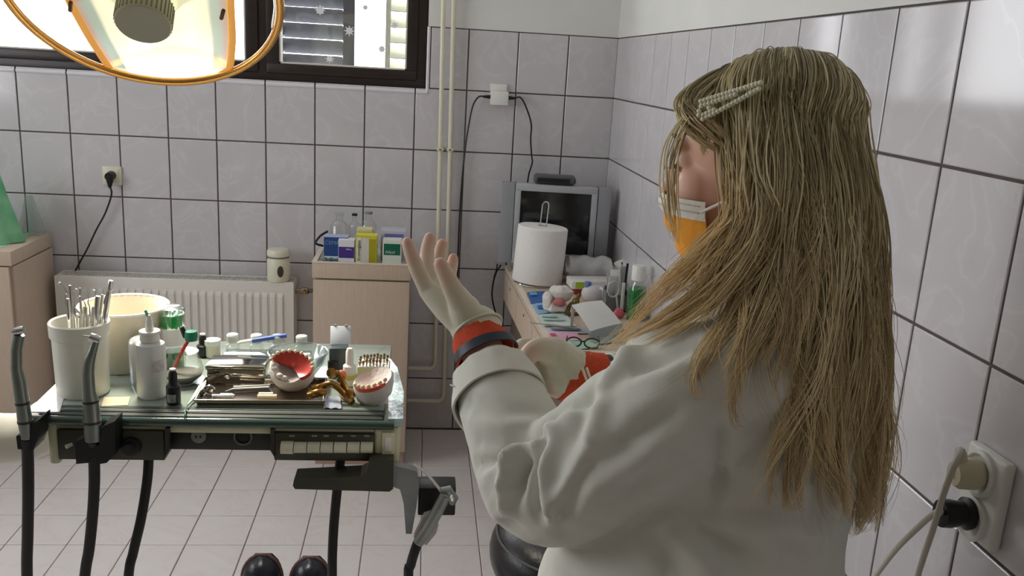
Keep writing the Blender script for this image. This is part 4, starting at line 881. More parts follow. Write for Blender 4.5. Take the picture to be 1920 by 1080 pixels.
m.tube([a+Vector((-.012, -.012, .003)), a+Vector((0, 0, .003)), b+Vector((0, 0, .004))], [.0015, .003, .0035], 8); m.tube([a+Vector((.0, .008, .004)), b+Vector((0, .012, .004))], .003, 8); tag(m.build('tweezers', M_steel), 'bent steel tweezers along the back of the steel tray', 'tweezers')
m = MB(); rc = onTray(393, 738)+Vector((0, 0, .006)); m.tube([rc+Vector((.009*math.cos(k*.5236), .0, .009*math.sin(k*.5236))) for k in range(12)], .0025, 8, close=True); m.prism([rc+Vector((.0085*math.cos(k*.5236), 0, .0085*math.sin(k*.5236))) for k in range(12)], (0, .001, 0)); tag(m.build('mouth_mirror', M_chrome), 'round mouth mirror head at the left end of the steel tray', 'mirror')
# beige paper, white spatula, green thread, foil
qd = [T(195, 746), T(244, 745), T(240, 761), T(190, 763)]; tag(MB().prism([v+Vector((0, 0, .0003)) for v in qd], (0, 0, .0012)).build('paper_card', mat('beige_card', (212, 196, 164), .7, noise=.06), smooth=0), 'small beige paper card in front of the white pot', 'card')
m = MB(); a, b = T(352, 760, TZ+.004), T(387, 714, TZ+.016); dv = (b-a); sd = dv.cross(Vector((0, 0, 1))).normalized()
m.prism([a, a+dv*.35+sd*.003, a+dv*.75+sd*.006, b, a+dv*.75-sd*.006, a+dv*.35-sd*.003], (0, 0, .002)); tag(m.build('white_spatula', M_white), 'white leaf-shaped plastic spatula leaning on the steel tray', 'spatula')
m = MB(); m.tube(spline([T(365, 748, TZ+.01), T(352, 760, TZ+.006), T(349, 766, TZ+.006), F(347, 776, FY-.004), F(346, 786, FY-.011)], 5), .0012, 6); tag(m.build('green_thread', mat('green_thread', (30, 110, 70), .5)), 'green thread hanging over the front edge of the table', 'thread')
m = MB(); q2 = [T(606, 768), T(640, 769), T(638, 748), T(611, 746)]; m.grid(lambda u, v: q2[0].lerp(q2[1], u).lerp(q2[3].lerp(q2[2], u), v)+Vector((0, 0, .001+.003*abs(math.sin(7*u+5*v)))), 8, 6, (0, 0, .0008)); tag(m.build('foil_wrapper', mat('bluish_foil', (196, 206, 220), .25, metal=.4)), 'small bluish foil wrapper between steel tray and right cast', 'wrapper')

# two large dental casts with denture wax
def cast(name, bx, by, r, h, label, tilt, gumfn, seed, tl_):
    c = T(bx, by); t = thing(name, c, label, 'dental cast', 'plaster jaw casts on the table')
    return t, c
t, c = cast('dental_cast', 545, 738, 0, 0, 'large plaster jaw cast with red denture gum tilted on the steel tray', 0, None, 0, 0)
Mc = rotz(-.35) @ Matrix.Rotation(.85, 3, 'X') @ Matrix.Rotation(.15, 3, 'Y')
cc = c+Vector((0, .020, .042))
m = MB(); prof = []
o = len(m.v); m.lathe([(.020, -.036), (.033, -.033), (.040, -.018), (.042, .0), (.040, .014), (.035, .019), (.024, .012), (.016, .004), (0, .002)], (0, 0, 0), 30)
for i in range(o, len(m.v)):
    v = Vector(m.v[i]); 
    if v.y > 0: v.y *= .62
    v *= 1+.02*math.sin(v.x*300)*math.sin(v.y*260); m.v[i] = tuple(cc+Mc @ v)
m.build('plaster', M_plasterc, t)
m = MB()
def arch(u, r=.030): a = math.pi*(-.08+1.16*u); return Vector((r*math.cos(a), -.004-r*.0+ (.62 if math.sin(a) > 0 else 1)*r*math.sin(a), 0))
m.grid(lambda u, v: cc+Mc @ (Vector((.006+(v*.040)*math.cos(math.pi*(-.30+1.25*u)), -.002+(v*.040)*.66*math.sin(math.pi*(-.30+1.25*u)), .019+.010*v*v+.003*math.sin(math.pi*u)))), 26, 8, Mc @ Vector((0, 0, -.014))); m.build('gum', M_gum, t)
for k in range(11):
    a = math.pi*(.03+.94*k/10); p = Vector((.006+.041*math.cos(a), -.002+.041*.66*math.sin(a), .030)); MB().ball(cc+Mc @ p, (.0040, .0034, .0042), 10, 6, Mc @ rotz(a)).build('tooth', M_tooth, t)
for k in range(5):
    a = -math.pi*(.52+.42*k/4); p = Vector((.027*math.cos(a), .027*math.sin(a), .019+.003*(k % 2))); MB().ball(cc+Mc @ p, (.007, .0055, .0065), 10, 6, Mc).build('plaster_tooth', M_plasterc, t)
t, c = cast('dental_cast', 700, 762, 0, 0, 'plaster jaw cast with orange-red gum at the right front of the table', 0, None, 0, 0)
cc = c+Vector((0, .018, .030)); Mc = rotz(.3) @ Matrix.Rotation(.42, 3, 'X') @ Matrix.Rotation(-.2, 3, 'Y')
m = MB(); o = len(m.v); m.lathe([(.028, -.024), (.034, -.020), (.037, -.004), (.038, .014), (.035, .02), (.028, .016), (.012, .01), (0, .01)], (0, 0, 0), 28)
for i in range(o, len(m.v)):
    v = Vector(m.v[i]); v.y *= .75; v.z += .014*max(0, v.x/.038); v *= 1+.03*math.sin(v.x*260)*math.sin(v.y*300); m.v[i] = tuple(cc+Mc @ v)
m.build('plaster', M_plasterc, t)
m = MB(); m.grid(lambda u, v: cc+Mc @ (Vector((-.036*math.cos(.2+1.9*u)*(.45+.55*v), -.026*math.sin(.2+1.9*u)*(.45+.55*v)-.002, .012+.010*v+.012*u))), 16, 6, Mc @ Vector((0, .0, -.01))); m.build('gum', mat('orange_denture_acrylic', (222, 90, 66), .3, noise=.15, scale=70), t)
for k in range(7):
    a = .3+1.8*k/6; MB().ball(cc+Mc @ Vector((-.036*math.cos(a), -.0265*math.sin(a), .026+.012*k/6)), (.0042, .0036, .005), 10, 6, Mc).build('tooth', M_tooth, t)
# brass articulator between the casts
c = T(632, 752); at_ = thing('articulator', c, 'shiny brass articulator between the two large casts', 'articulator')
def cp(x, y, z): return c+Vector((x, y, z))
MB().tube(spline([cp(-.045, .01, .022), cp(-.03, .004, .026), cp(-.012, 0, .034), cp(.004, -.004, .026), cp(.018, -.01, .012), cp(.03, -.02, .006)], 5), .0062, 10).build('lower_arm', M_brass, at_)
MB().tube(spline([cp(-.05, .0, .012), cp(-.035, -.006, .018), cp(-.022, .0, .02)], 5), .008, 10).build('clamp', M_brass, at_)
MB().tube(spline([cp(-.012, .016, .045), cp(0, .012, .05), cp(.01, .006, .034), cp(.018, .0, .02)], 5), .006, 10).build('upper_arm', M_brass, at_)
for p_, r in ((cp(-.012, .01, .052), .009), (cp(.006, .008, .04), .008), (cp(.026, -.012, .02), .009), (cp(-.03, .0, .024), .008)): MB().lathe([(r, -.004), (r, .004), (r*.5, .005), (0, .0052)], p_, 12, align((.3, -1, .4))).build('thumb_screw', M_brass, at_)
m = MB(); m.tube([cp(.022, -.014, .004), cp(.034, -.012, .022)], [.005, .004], 8); m.build('pin', mat('dark_brass', (110, 88, 48), .35, metal=1), at_)
o = MB(); rock(o, T(640, 735)+Vector((0, 0, .034)), (.0095, .0095, .0105), 2., 12, 8, .05); o.tube([T(640, 735)+Vector((0, 0, .001)), T(640, 735)+Vector((0, 0, .03))], .004, 8); tag(o.build('wax_ball', mat('coral_wax', (222, 104, 80), .35)), 'small coral-pink wax ball beside the white dropper bottle', 'wax')
o = MB(); rock(o, T(645, 752)+Vector((.0, .004, .014)), (.010, .008, .013), 3., 12, 8, .06); tag(o.build('wax_stub', mat('pale_wax', (218, 168, 140), .4)), 'pale flesh-coloured wax stub on the brass articulator', 'wax')
# dark case with open white lid
c = T(634, 705); h1 = height(634, 705, 652); h2 = height(634, 705, 622)
ca = thing('bur_case', c, 'dark upright case with raised bright white lid behind the dropper bottle', 'case')
Rl = rotz(.12)
MB().box(c+Vector((0, .01, h1/2)), (.038, .03, h1), Rl, .002).build('case_body', mat('dark_slate_case', (70, 82, 84), .3), ca)
MB().box(c+Vector((.002, .026, h1+.018)), (.04, .003, .038), Rl @ Matrix.Rotation(-.5, 3, 'X'), .001).build('lid', mat('white_blue_lid', (226, 234, 244), .15), ca)
for dx in (-.01, .012): MB().box(c+Vector((dx, .034, h1+.036)), (.005, .004, .003), Rl).build('lid_clip', mat('grey_mark', (140, 140, 130), .6), ca, 0)
MB().box(c+Vector((-.01, -.006, h1*.3)), (.02, .012, h1*.55), rotz(.12), .002).build('black_pouch', M_black, ca)
# bur block
a, b = T(669, 712), T(729, 714); hb = height(700, 713, 690)
bb = thing('bur_block', (a+b)/2, 'cream bur block with rows of small gold burs', 'bur block')
dpb = .05
MB().bx((a.x, a.y, TZ), (b.x, a.y+dpb, TZ+hb), .002).build('block', mat('cream_block', (214, 206, 156), .4), bb)
MB().bx((a.x+.001, a.y+.001, TZ+hb), (b.x-.001, a.y+dpb-.001, TZ+hb+.001)).build('white_top', M_white, bb, 0)
bm_ = MB().lathe([(.0011, 0), (.0011, .010), (.0024, .011), (.0026, .016), (.0012, .019), (0, .0192)], (0, 0, 0), 8).mesh('bur'); bm_.materials.append(mat('gold_bur', (140, 112, 70), .35, metal=.9))
hm_ = MB().lathe([(.0016, 0), (.0016, .0006), (0, .0007)], (0, 0, 0), 6).mesh('hole', 0); hm_.materials.append(M_black)
for i in range(9):
    for j in range(6):
        p = Vector((a.x+.005+(b.x-a.x-.01)*i/8, a.y+.006+(dpb-.012)*j/5, TZ+hb+.001))
        if random.random() < .45: o = link('bur', bm_, bb)
        else: o = link('hole', hm_, bb)
        o.location = p; o.scale = (1, 1, random.uniform(.45, .85)) if o.name.startswith('bur') else (1, 1, 1)

# ------------------------------------------------------------------ operating lamp
lt0 = 1.72; lc_ = D(269, -11, lt0)
rdir = ray(269, -11).normalized(); aimg = (_r*.9676 - _u*.2526); dimg = (_r*-.2526 - _u*.9676)
aimg = (aimg - rdir*aimg.dot(rdir)).normalized(); dimg = (dimg - rdir*dimg.dot(rdir) - aimg*dimg.dot(aimg)).normalized()
ln = (-.686*rdir + .727*dimg).normalized(); lb_ = ln.cross(aimg).normalized()
LR = 248.4/FPX*lt0
lamp = thing('operating_lamp', lc_, 'dental operating lamp with ring guard and glowing mirror reflector, top left', 'lamp')
M_ring = mat('amber_chrome_ring', (226, 170, 96), .22, metal=.9)
MB().tube([lc_+(aimg*math.cos(k*math.pi/36)+lb_*math.sin(k*math.pi/36))*LR for k in range(72)], .0085, 12, close=True).build('ring_guard', M_ring, lamp)
Ledge = [(70, -190), (88, -100), (128, 0), (168, 72), (206, 130), (232, 146)]; Redge = [(420, -190), (436, -100), (432, 0), (436, 72), (432, 128), (404, 146)]
def onlamp(x, y, extra):
    d = ray(x, y); t = (lc_-CAM).dot(ln)/d.dot(ln); return CAM+d*(t+extra)
def edge(E_, v):
    v = v*(len(E_)-1); i = min(int(v), len(E_)-2); f_ = v-i; return (E_[i][0]*(1-f_)+E_[i+1][0]*f_, E_[i][1]*(1-f_)+E_[i+1][1]*f_)
NU, NV = 40, 34
def refl(u, v):
    l, r_ = edge(Ledge, v), edge(Redge, v); x = l[0]*(1-u)+r_[0]*u; y = l[1]*(1-u)+r_[1]*u + (10*math.sin(math.pi*u) if v > .8 else 0)*(v-.8)/.2
    return onlamp(x, y, .012+.075*(1-(2*u-1)**2)*math.sin(math.pi*(.12+.8*v))**.8)
m = MB(); m.grid(refl, NU, NV); rf = m.build('reflector', None, lamp, 80)
ca_ = rf.data.color_attributes.new('glow', 'FLOAT_COLOR', 'POINT')
for j in range(NV):
    for i in range(NU):
        u, v = i/(NU-1), j/(NV-1); e = min(u, 1-u)
        c = np.array((1., .97, .62))*(1-max(0, (v-.55)/.3)) + np.array((1., 1., .93))*max(0, (v-.55)/.3) if v < .85 else np.array((1., 1., .93))
        s = 1.0
        if e < .05: c = np.array((1., .62, .18)); s = .55
        elif e < .075: c = np.array((1., .62, .6)); s = .5
        elif e < .15: c = c*.35+np.array((.45, .85, .72))*.65; s = .5
        if v > .965: c = np.array((1., .66, .3)); s = .5
        s *= .62+.5*max(0, min(1, (v-.5)/.35)); ca_.data[j*NU+i].color = (*(c*s), 1)
mm = bpy.data.materials.new('lit_mirror_reflector'); mm.use_nodes = True; nt = mm.node_tree; b_ = nt.nodes['Principled BSDF']; at2 = nt.nodes.new('ShaderNodeAttribute'); at2.attribute_name = 'glow'
b_.inputs['Base Color'].default_value = (.9, .85, .7, 1); b_.inputs['Metallic'].default_value = 1; b_.inputs['Roughness'].default_value = .15; b_.inputs['Emission Strength'].default_value = 1.15
nt.links.new(at2.outputs['Color'], b_.inputs['Emission Color']); rf.data.materials.clear(); rf.data.materials.append(mm)
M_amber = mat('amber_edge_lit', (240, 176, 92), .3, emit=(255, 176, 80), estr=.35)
for E_ in (Ledge, Redge):
    MB().tube([onlamp(*edge(E_, v/16), .006) for v in range(17)], .0075, 10, flat=.6).build('reflector_edge', M_amber, lamp)
for x, y in ((132, 12), (417, 27)): MB().box(onlamp(x, y, -.008), (.008, .008, .028), align(lb_), .003).build('edge_clip', mat('dark_amber_clip', (84, 40, 22), .4), lamp)
kc = onlamp(268, 47, 0); kr = 51/FPX*((kc-CAM).dot(_f)); kb = kc - ln*.052
MB().lathe([(kr*.96, 0), (kr, .002), (kr, .048), (kr*.95, .052), (0, .0525)], kb, 40, align(ln)).build('bulb_cover', mat('grey_olive_cover', (150, 148, 132), .45, noise=.04), lamp)
xa = aimg; ya = lb_
for k in range(36):
    a = 2*math.pi*k/36; p = kb + (xa*math.cos(a)+ya*math.sin(a))*kr + ln*.024
    MB().box(p, (.0028, .0035, .046), Matrix((xa*math.cos(a)+ya*math.sin(a), -xa*math.sin(a)+ya*math.cos(a), ln)).transposed(), .0008).build('cooling_fin', mat('dark_olive_fin', (84, 86, 66), .4), lamp, 0)
MB().tube([kb, kb-ln*.1], .012, 10).build('bulb_stem', M_steel, lamp)
top_ = lc_ + Vector((0, .25, .32)); bk = lc_-ln*.13
m = MB(); m.tube(spline([lc_+aimg*LR, lc_+aimg*LR*.9-ln*.12, bk-lb_*.0, lc_-aimg*LR*.9-ln*.12, lc_-aimg*LR], 8), .011, 10); m.build('yoke', M_arm, lamp)
MB().tube(spline([bk, bk+Vector((0, .1, .08)), Vector((lc_.x-.2, lc_.y+.35, 2.3)), Vector((lc_.x-.35, lc_.y+.2, ZC-.01))], 8), .018, 12).build('arm', M_arm, lamp)
sl = bpy.data.lights.new('operating_lamp_beam', 'SPOT'); sl.energy = 42; sl.color = (1., .93, .80); sl.spot_size = math.radians(80); sl.spot_blend = .7; sl.shadow_soft_size = .09
so_ = bpy.data.objects.new('operating_lamp_beam', sl); COL.objects.link(so_); so_.location = kc + ln*.05
so_.rotation_euler = Vector((0, 0, -1)).rotation_difference((Vector((-1.14, -2.12, TZ))-(kc+ln*.05)).normalized()).to_euler()

# ------------------------------------------------------------------ foot rest with the patient's shoes, stool
fr = thing('foot_rest', (-1.16, -1.6, 0), 'grey padded foot rest of the dental chair beneath the shoes', 'foot rest')
MB().bx((-1.34, -1.78, .07), (-.98, -1.5, .115), .02, 3).build('pad', mat('grey_vinyl', (120, 122, 120), .45), fr); MB().bx((-1.22, -1.72, 0), (-1.1, -1.56, .075), .01).build('foot', M_dkpanel, fr)
M_shoe = mat('black_leather_shoe', (26, 27, 36), .3, noise=.15, bump=.1, bscale=120); M_sole = mat('brown_welt', (92, 66, 62), .5)
def shoe(px_, py_, label, tw):
    tip = D(px_, py_, 2.3); t = thing('shoe', Vector((tip.x, tip.y-.03, .118)), label, 'shoe', "the patient's shoes")
    L = (tip.z-.118); secs = []
    up = Vector((tw, .10, 1)).normalized(); fw = Vector((0, -1, .1)).normalized(); sd = up.cross(fw).normalized()
    def pt(s, a, sc_=1., off=0.):
        w = .052*(math.sin(min(1, (s*.9+.1))*math.pi/2)**.4)*(1 if s < .72 else math.sqrt(max(.0, 1-((s-.72)/.281)**2)))*(.84+.16*math.sin(math.pi*s*.9))
        hgt = (.046 if s > .55 else .046+.05*(.55-s))*(1 if s < .75 else math.sqrt(max(0.01, 1-((s-.75)/.252)**2)))
        ca, sa = math.cos(a), math.sin(a)
        base = Vector((tip.x, tip.y, .118)) + up*(L/up.z*s) 
        return base + sd*w*sc_*ca + fw*(hgt*max(sa, -.25)*sc_+off)
    m = MB(); N = 22
    m.grid(lambda u, v: pt(v*.999, 2*math.pi*u), 29, N); m.build('upper', M_shoe, t, 60)
    m = MB(); m.tube([pt(s, 0, 1.03, -.006) for s in np.linspace(.05, .99, 22)] + [pt(s, math.pi, 1.03, -.006) for s in np.linspace(.99, .05, 22)], .005, 8); m.build('welt', M_sole, t)
    m = MB(); m.grid(lambda u, v: pt(.05+.92*v, math.pi*u if False else 0)*(1-u)+pt(.05+.92*v, math.pi)*u + fw*-.014, 5, 14, fw*-.014); m.build('sole', M_black, t)
    for s in (.34, .42, .5, .58): MB().tube([pt(s, a_, 1.02) for a_ in np.linspace(.75, 2.4, 7)], .003, 6).build('lace', M_black, t)
    MB().tube([pt(.70, a_, 1.015) for a_ in np.linspace(.1, 3.04, 13)], .0022, 6).build('toe_seam', M_sole, t)
shoe(488, 1050, 'left black leather shoe pointing up at the bottom edge', .0)
shoe(580, 1055, 'right black leather shoe pointing up at the bottom edge', .0)
stc = Vector((-.405, -1.97, 0))
st = thing('stool', stc, 'black leather round stool behind the standing woman', 'stool')
M_lea = mat('black_leather', (44, 42, 44), .32, noise=.08, bump=.08, bscale=150)
z0, z1, rs_ = .47, .635, .212
prof = [(0, z0), (rs_*.8, z0)] + [(rs_-.07+.07*math.cos(a), z0+.075+.075*math.sin(a)) for a in np.linspace(-1.3, 0, 6)] + [(rs_-.09+.09*math.cos(a), z1-.09+.085*math.sin(a)) for a in np.linspace(.1, 1.35, 9)] + [(.06, z1-.002), (0, z1-.002)]
MB().lathe(prof, stc, 48).build('cushion', M_lea, st, 60)
MB().tube([stc+Vector((.197*math.cos(k*math.pi/24), .197*math.sin(k*math.pi/24), z1-.04)) for k in range(48)], .0026, 6, close=True).build('piping', mat('grey_stitching', (110, 108, 106), .5), st)
MB().lathe([(.03, .09), (.03, .4), (.05, .42), (.11, .46), (.11, .471)], stc, 20).build('gas_column', M_chrome, st)
for k in range(5):
    a = 2*math.pi*k/5+.3; d = Vector((math.cos(a), math.sin(a), 0))
    MB().tube([stc+Vector((0, 0, .1))+d*.02, stc+Vector((0, 0, .075))+d*.24], [.022, .014], 10).build('base_leg', M_chrome, st)
    m = MB(); c = stc+d*.24+Vector((0, 0, .027)); sdv = Vector((-d.y, d.x, 0)); m.tube([c-sdv*.012, c+sdv*.012], .026, 16); m.tube([c+Vector((0, 0, .02)), c+Vector((0, 0, .05))], .006, 8); m.build('castor', M_black, st)

# ------------------------------------------------------------------ double socket on the right wall with two plugs
def RW(x, y, off): return P(x, y, 'x', -off)
ws = thing('wall_socket', (0, -2.71, 1.075), 'white double wall socket at lower right with two plugs', 'socket')
q = [(-2.662, 1.135), (-2.755, 1.143), (-2.763, 1.02), (-2.667, 1.003)]
m = MB(); m.bx((-.020, -2.772, 1.022), (-.003, -2.686, 1.150), .006, 3); m.build('cover_plate', M_white, ws)
for z in (1.117, 1.05): MB().lathe([(.032, 0), (.033, .007), (.028, .009), (.025, .004), (0, .004)], (-.019, -2.726, z), 28, align((-1, 0, 0))).build('socket_ring', M_white, ws)
c = Vector((-.028, -2.728, 1.117)); p1 = thing('power_plug', c, 'ivory angled plug in the upper hole of the double socket', 'plug')
M_iv = mat('ivory_plug', (206, 200, 170), .4)
m = MB(); m.lathe([(.021, 0), (.022, .006), (.021, .026), (.016, .034), (0, .035)], c, 24, align((-1, 0, 0)), 1., 1.); m.build('plug_body', M_iv, p1)
MB().tube([c+Vector((-.026, .0, -.005)), c+Vector((-.027, .002, .028)), c+Vector((-.03, .003, .036))], [.011, .008, .0055], 12).build('strain_relief', M_iv, p1)
pts = [c+Vector((-.029, .003, .034))] + [RW(x, y, o_) for x, y, o_ in ((1797, 856, .075), (1784, 885, .085), (1768, 930, .09), (1750, 990, .09), (1730, 1050, .085), (1718, 1095, .08), (1690, 1250, .06))]
MB().tube(spline(pts, 6), .0043, 10).build('cord', mat('pale_cord', (196, 190, 178), .45), p1)
c = Vector((-.028, -2.728, 1.057)); p2 = thing('power_plug', c, 'black round plug with pale cord in the lower hole of the double socket', 'plug')
MB().lathe([(.022, 0), (.023, .006), (.018, .010), (.0175, .016), (.020, .03), (.019, .042), (0, .043)], c, 24, align((-1, 0, 0))).build('plug_body', M_black, p2)
pts = [c+Vector((-.042, 0, .0))] + [RW(x, y, o_) for x, y, o_ in ((1762, 958, .085), (1745, 968, .09), (1715, 995, .09), (1680, 1030, .09), (1645, 1075, .085), (1600, 1140, .07))]
MB().tube(spline(pts, 6), .0043, 10).build('cord', mat('pale_cord', (196, 190, 178), .45), p2)

# ------------------------------------------------------------------ the woman
def remeshed(m, name, voxel, smooth_it=6, factor=.5):
    """unions the closed shells in m by voxel remeshing, then smooths"""
    me = m.mesh(name, 0); o = bpy.data.objects.new(name, me); COL.objects.link(o)
    r = o.modifiers.new('r', 'REMESH'); r.mode = 'VOXEL'; r.voxel_size = voxel
    s = o.modifiers.new('s', 'SMOOTH'); s.iterations = smooth_it; s.factor = factor
    dg = bpy.context.evaluated_depsgraph_get(); dg.update(); out = bpy.data.meshes.new_from_object(o.evaluated_get(dg))
    bpy.data.objects.remove(o); bpy.data.meshes.remove(me); out.name = name
    out.polygons.foreach_set('use_smooth', [True]*len(out.polygons)); return out
def limb(m, pts, rad, n=20, sub=5):
    """rounded tapering limb through the points"""
    K = len(pts); P4 = spline([Vector((*p, )) for p in pts], sub); R4 = []
    for i in range(K-1):
        for k in range(sub): R4.append(rad[i]+(rad[i+1]-rad[i])*k/sub)
    R4.append(rad[-1]); m.tube(P4, R4, n)
    m.ball(P4[0], R4[0]*.995, n, 10); m.ball(P4[-1], R4[-1]*.995, n, 10)
def loft(m, rings, n=36):
    """rings of (centre, axis a, half a, axis b, half b[, power])"""
    vs = []; 
    for c, A, ha, B, hb in rings:
        for k in range(n):
            t = 2*math.pi*k/n; ct, st_ = math.cos(t), math.sin(t); e = .85
            vs.append(Vector(c)+A*(ha*math.copysign(abs(ct)**e, ct))+B*(hb*math.copysign(abs(st_)**e, st_)))
    K = len(rings); fs = [(i*n+k, i*n+(k+1) % n, (i+1)*n+(k+1) % n, (i+1)*n+k) for i in range(K-1) for k in range(n)]
    fs += [tuple(range(n))[::-1], tuple((K-1)*n+k for k in range(n))]; m.add(vs, fs)
def get_co(me):
    a = np.empty(len(me.vertices)*3, dtype=np.float32); me.vertices.foreach_get('co', a); return a.reshape(-1, 3).astype(float)
def get_no(me):
    a = np.empty(len(me.vertices)*3, dtype=np.float32); me.vertex_normals.foreach_get('vector', a); return a.reshape(-1, 3).astype(float)
def set_co(me, co): me.vertices.foreach_set('co', co.astype(np.float32).ravel()); me.update()

th = math.radians(31); BF = Vector((-math.cos(th), math.sin(th), 0)); BL = Vector((-math.sin(th), -math.cos(th), 0)); UP = Vector((0, 0, 1))
hth = math.radians(38); HF = Vector((-math.cos(hth), math.sin(hth), 0)); HL = Vector((-math.sin(hth), -math.cos(hth), 0))
HF = (HF+UP*-.05).normalized(); HU = HF.cross(HL).normalized()
if HU.z < 0: HU = -HU
Hc = D(1413, 305, 1.05)
MH = Matrix((HF, HL, HU)).transposed()
def hd(x, y, z): return Hc + HF*x + HL*y + HU*z
# torso rings for the coat, top to bottom
tc_ = D(1345, 860, 1.10)
def ringat(px_, py_, t, a, b): return (D(px_, py_, t), BF, a, BL, b)
TR = [ringat(1415, 560, 1.09, .055, .06), ringat(1410, 585, 1.09, .085, .11), ringat(1400, 625, 1.09, .115, .155), ringat(1390, 700, 1.095, .14, .175), ringat(1370, 800, 1.10, .155, .178), ringat(1340, 900, 1.10, .160, .172), ringat(1312, 1000, 1.095, .168, .172), ringat(1292, 1085, 1.09, .180, .18)]
base = D(1292, 1085, 1.09)
for dz, a, b in ((-.12, .19, .195), (-.25, .20, .205), (-.42, .205, .205)): TR.append((base+Vector((0, 0, dz)), BF, a, BL, b))
larm = [D(1395, 665, .99), D(1365, 712, .965), D(1190, 815, .975), D(1026, 912, 1.035), D(965, 805, 1.095), D(930, 722, 1.145)]
lrad = [.060, .076, .079, .069, .061, .053]
rarm = [D(1340, 640, 1.24), D(1290, 780, 1.30), D(1235, 810, 1.33), D(1180, 768, 1.322), D(1140, 735, 1.312)]
rrad = [.07, .066, .058, .054, .048]

# body: head, neck, trunk, arms, hands and legs in one continuous skin
lh = {'wrist': D(886, 615, 1.195), 'idx': [D(803, 545, 1.205), D(786, 512, 1.20), D(773, 482, 1.197), D(764, 456, 1.197)], 'mid': [D(812, 535, 1.228), D(801, 500, 1.232), D(801, 470, 1.237), D(806, 447, 1.24)],
      'rng': [D(826, 532, 1.248), D(822, 502, 1.255), D(825, 475, 1.26), D(829, 458, 1.262)], 'pnk': [D(842, 535, 1.268), D(844, 512, 1.275), D(848, 496, 1.28), D(850, 484, 1.282)],
      'thb': [D(872, 580, 1.178), D(852, 548, 1.165), D(837, 518, 1.158), D(826, 496, 1.156)]}
def hand(m, h, s=1., wr=.030):
    w0 = h['wrist']
    for k, r0, r1 in (('idx', .0115, .0085), ('mid', .0115, .0087), ('rng', .011, .0083), ('pnk', .0100, .0074)):
        p = h[k]; limb(m, [w0.lerp(p[0], .12), w0.lerp(p[0], .6), p[0]], [wr*.82*s, .021*s, .0135*s], 14, 4)
        limb(m, p, [r0*1.12*s, r0*s, (r0*.55+r1*.45)*s, r1*s], 12, 4)
    p = h['thb']; limb(m, [w0.lerp(p[0], .1), p[0]], [wr*.85*s, .021*s], 14, 4); limb(m, p, [.0195*s, .0145*s, .0120*s, .0098*s], 12, 4)
rw = D(1066, 700, 1.297)
rh = {'wrist': rw, 'idx': [D(1012, 668, 1.285), D(985, 650, 1.27), D(968, 668, 1.255), D(976, 695, 1.25)], 'mid': [D(1008, 690, 1.295), D(978, 680, 1.275), D(970, 705, 1.258), D(985, 722, 1.258)],
      'rng': [D(1012, 710, 1.305), D(988, 712, 1.285), D(985, 735, 1.268), D(1003, 740, 1.268)], 'pnk': [D(1020, 725, 1.31), D(1003, 735, 1.295), D(1005, 752, 1.28), D(1020, 750, 1.278)],
      'thb': [D(1040, 664, 1.27), D(1015, 655, 1.25), D(995, 662, 1.24), D(985, 680, 1.238)]}
m = MB()
m.ball(hd(-.008, 0, .035), (.092, .074, .084), 28, 18, MH); m.ball(hd(.030, 0, -.035), (.056, .056, .078), 24, 16, MH); m.ball(hd(.062, 0, -.098), (.026, .030, .020), 18, 12, MH)
for s in (-1, 1):
    m.ball(hd(.052, s*.036, -.034), (.030, .024, .030), 18, 12, MH); m.ball(hd(.075, s*.028, .020), (.012, .026, .010), 16, 10, MH); m.ball(hd(.0705, s*.031, -.001), (.0145, .0155, .0135), 16, 10, MH)
    m.ball(hd(-.008, s*.074, -.015), (.018, .008, .030), 14, 10, MH)
limb(m, [hd(.080, 0, .014), hd(.093, 0, -.012), hd(.104, 0, -.036)], [.0085, .009, .0125], 12); m.ball(hd(.078, 0, -.067), (.014, .024, .012), 14, 8, MH); m.ball(hd(.075, 0, .048), (.016, .045, .026), 16, 10, MH)
limb(m, [hd(-.012, 0, -.06), D(1412, 540, 1.085), D(1405, 610, 1.09)], [.052, .052, .06])
loft(m, [(c, A, a*.84, B, b*.84) for c, A, a, B, b in TR[1:10]])
limb(m, larm + [lh['wrist']], [r*.6 for r in lrad] + [.026]); limb(m, rarm + [rw], [r*.6 for r in rrad] + [.026])
hand(m, lh, .88, .028); hand(m, rh, .88, .028)
hip = base+Vector((0, 0, -.22))
for s in (-1, 1):
    a = hip+BL*s*.085; f_ = Vector((a.x, a.y, 0)); limb(m, [a, Vector((a.x, a.y, .5)), Vector((a.x, a.y, .09))], [.085, .055, .036]); limb(m, [Vector((a.x, a.y, .04))-BF*.03, Vector((a.x, a.y, .035))+BF*.13], [.035, .03])
M_skin = mat('warm_skin', (222, 176, 154), .5, noise=.05, scale=30, sss=.25)
pm = remeshed(m, 'person', .0042, 4); pm.materials.append(M_skin)
person = link('person', pm)
tag(person, 'woman with long blonde hair in white coat, orange mask and gloves, left hand raised', 'person')

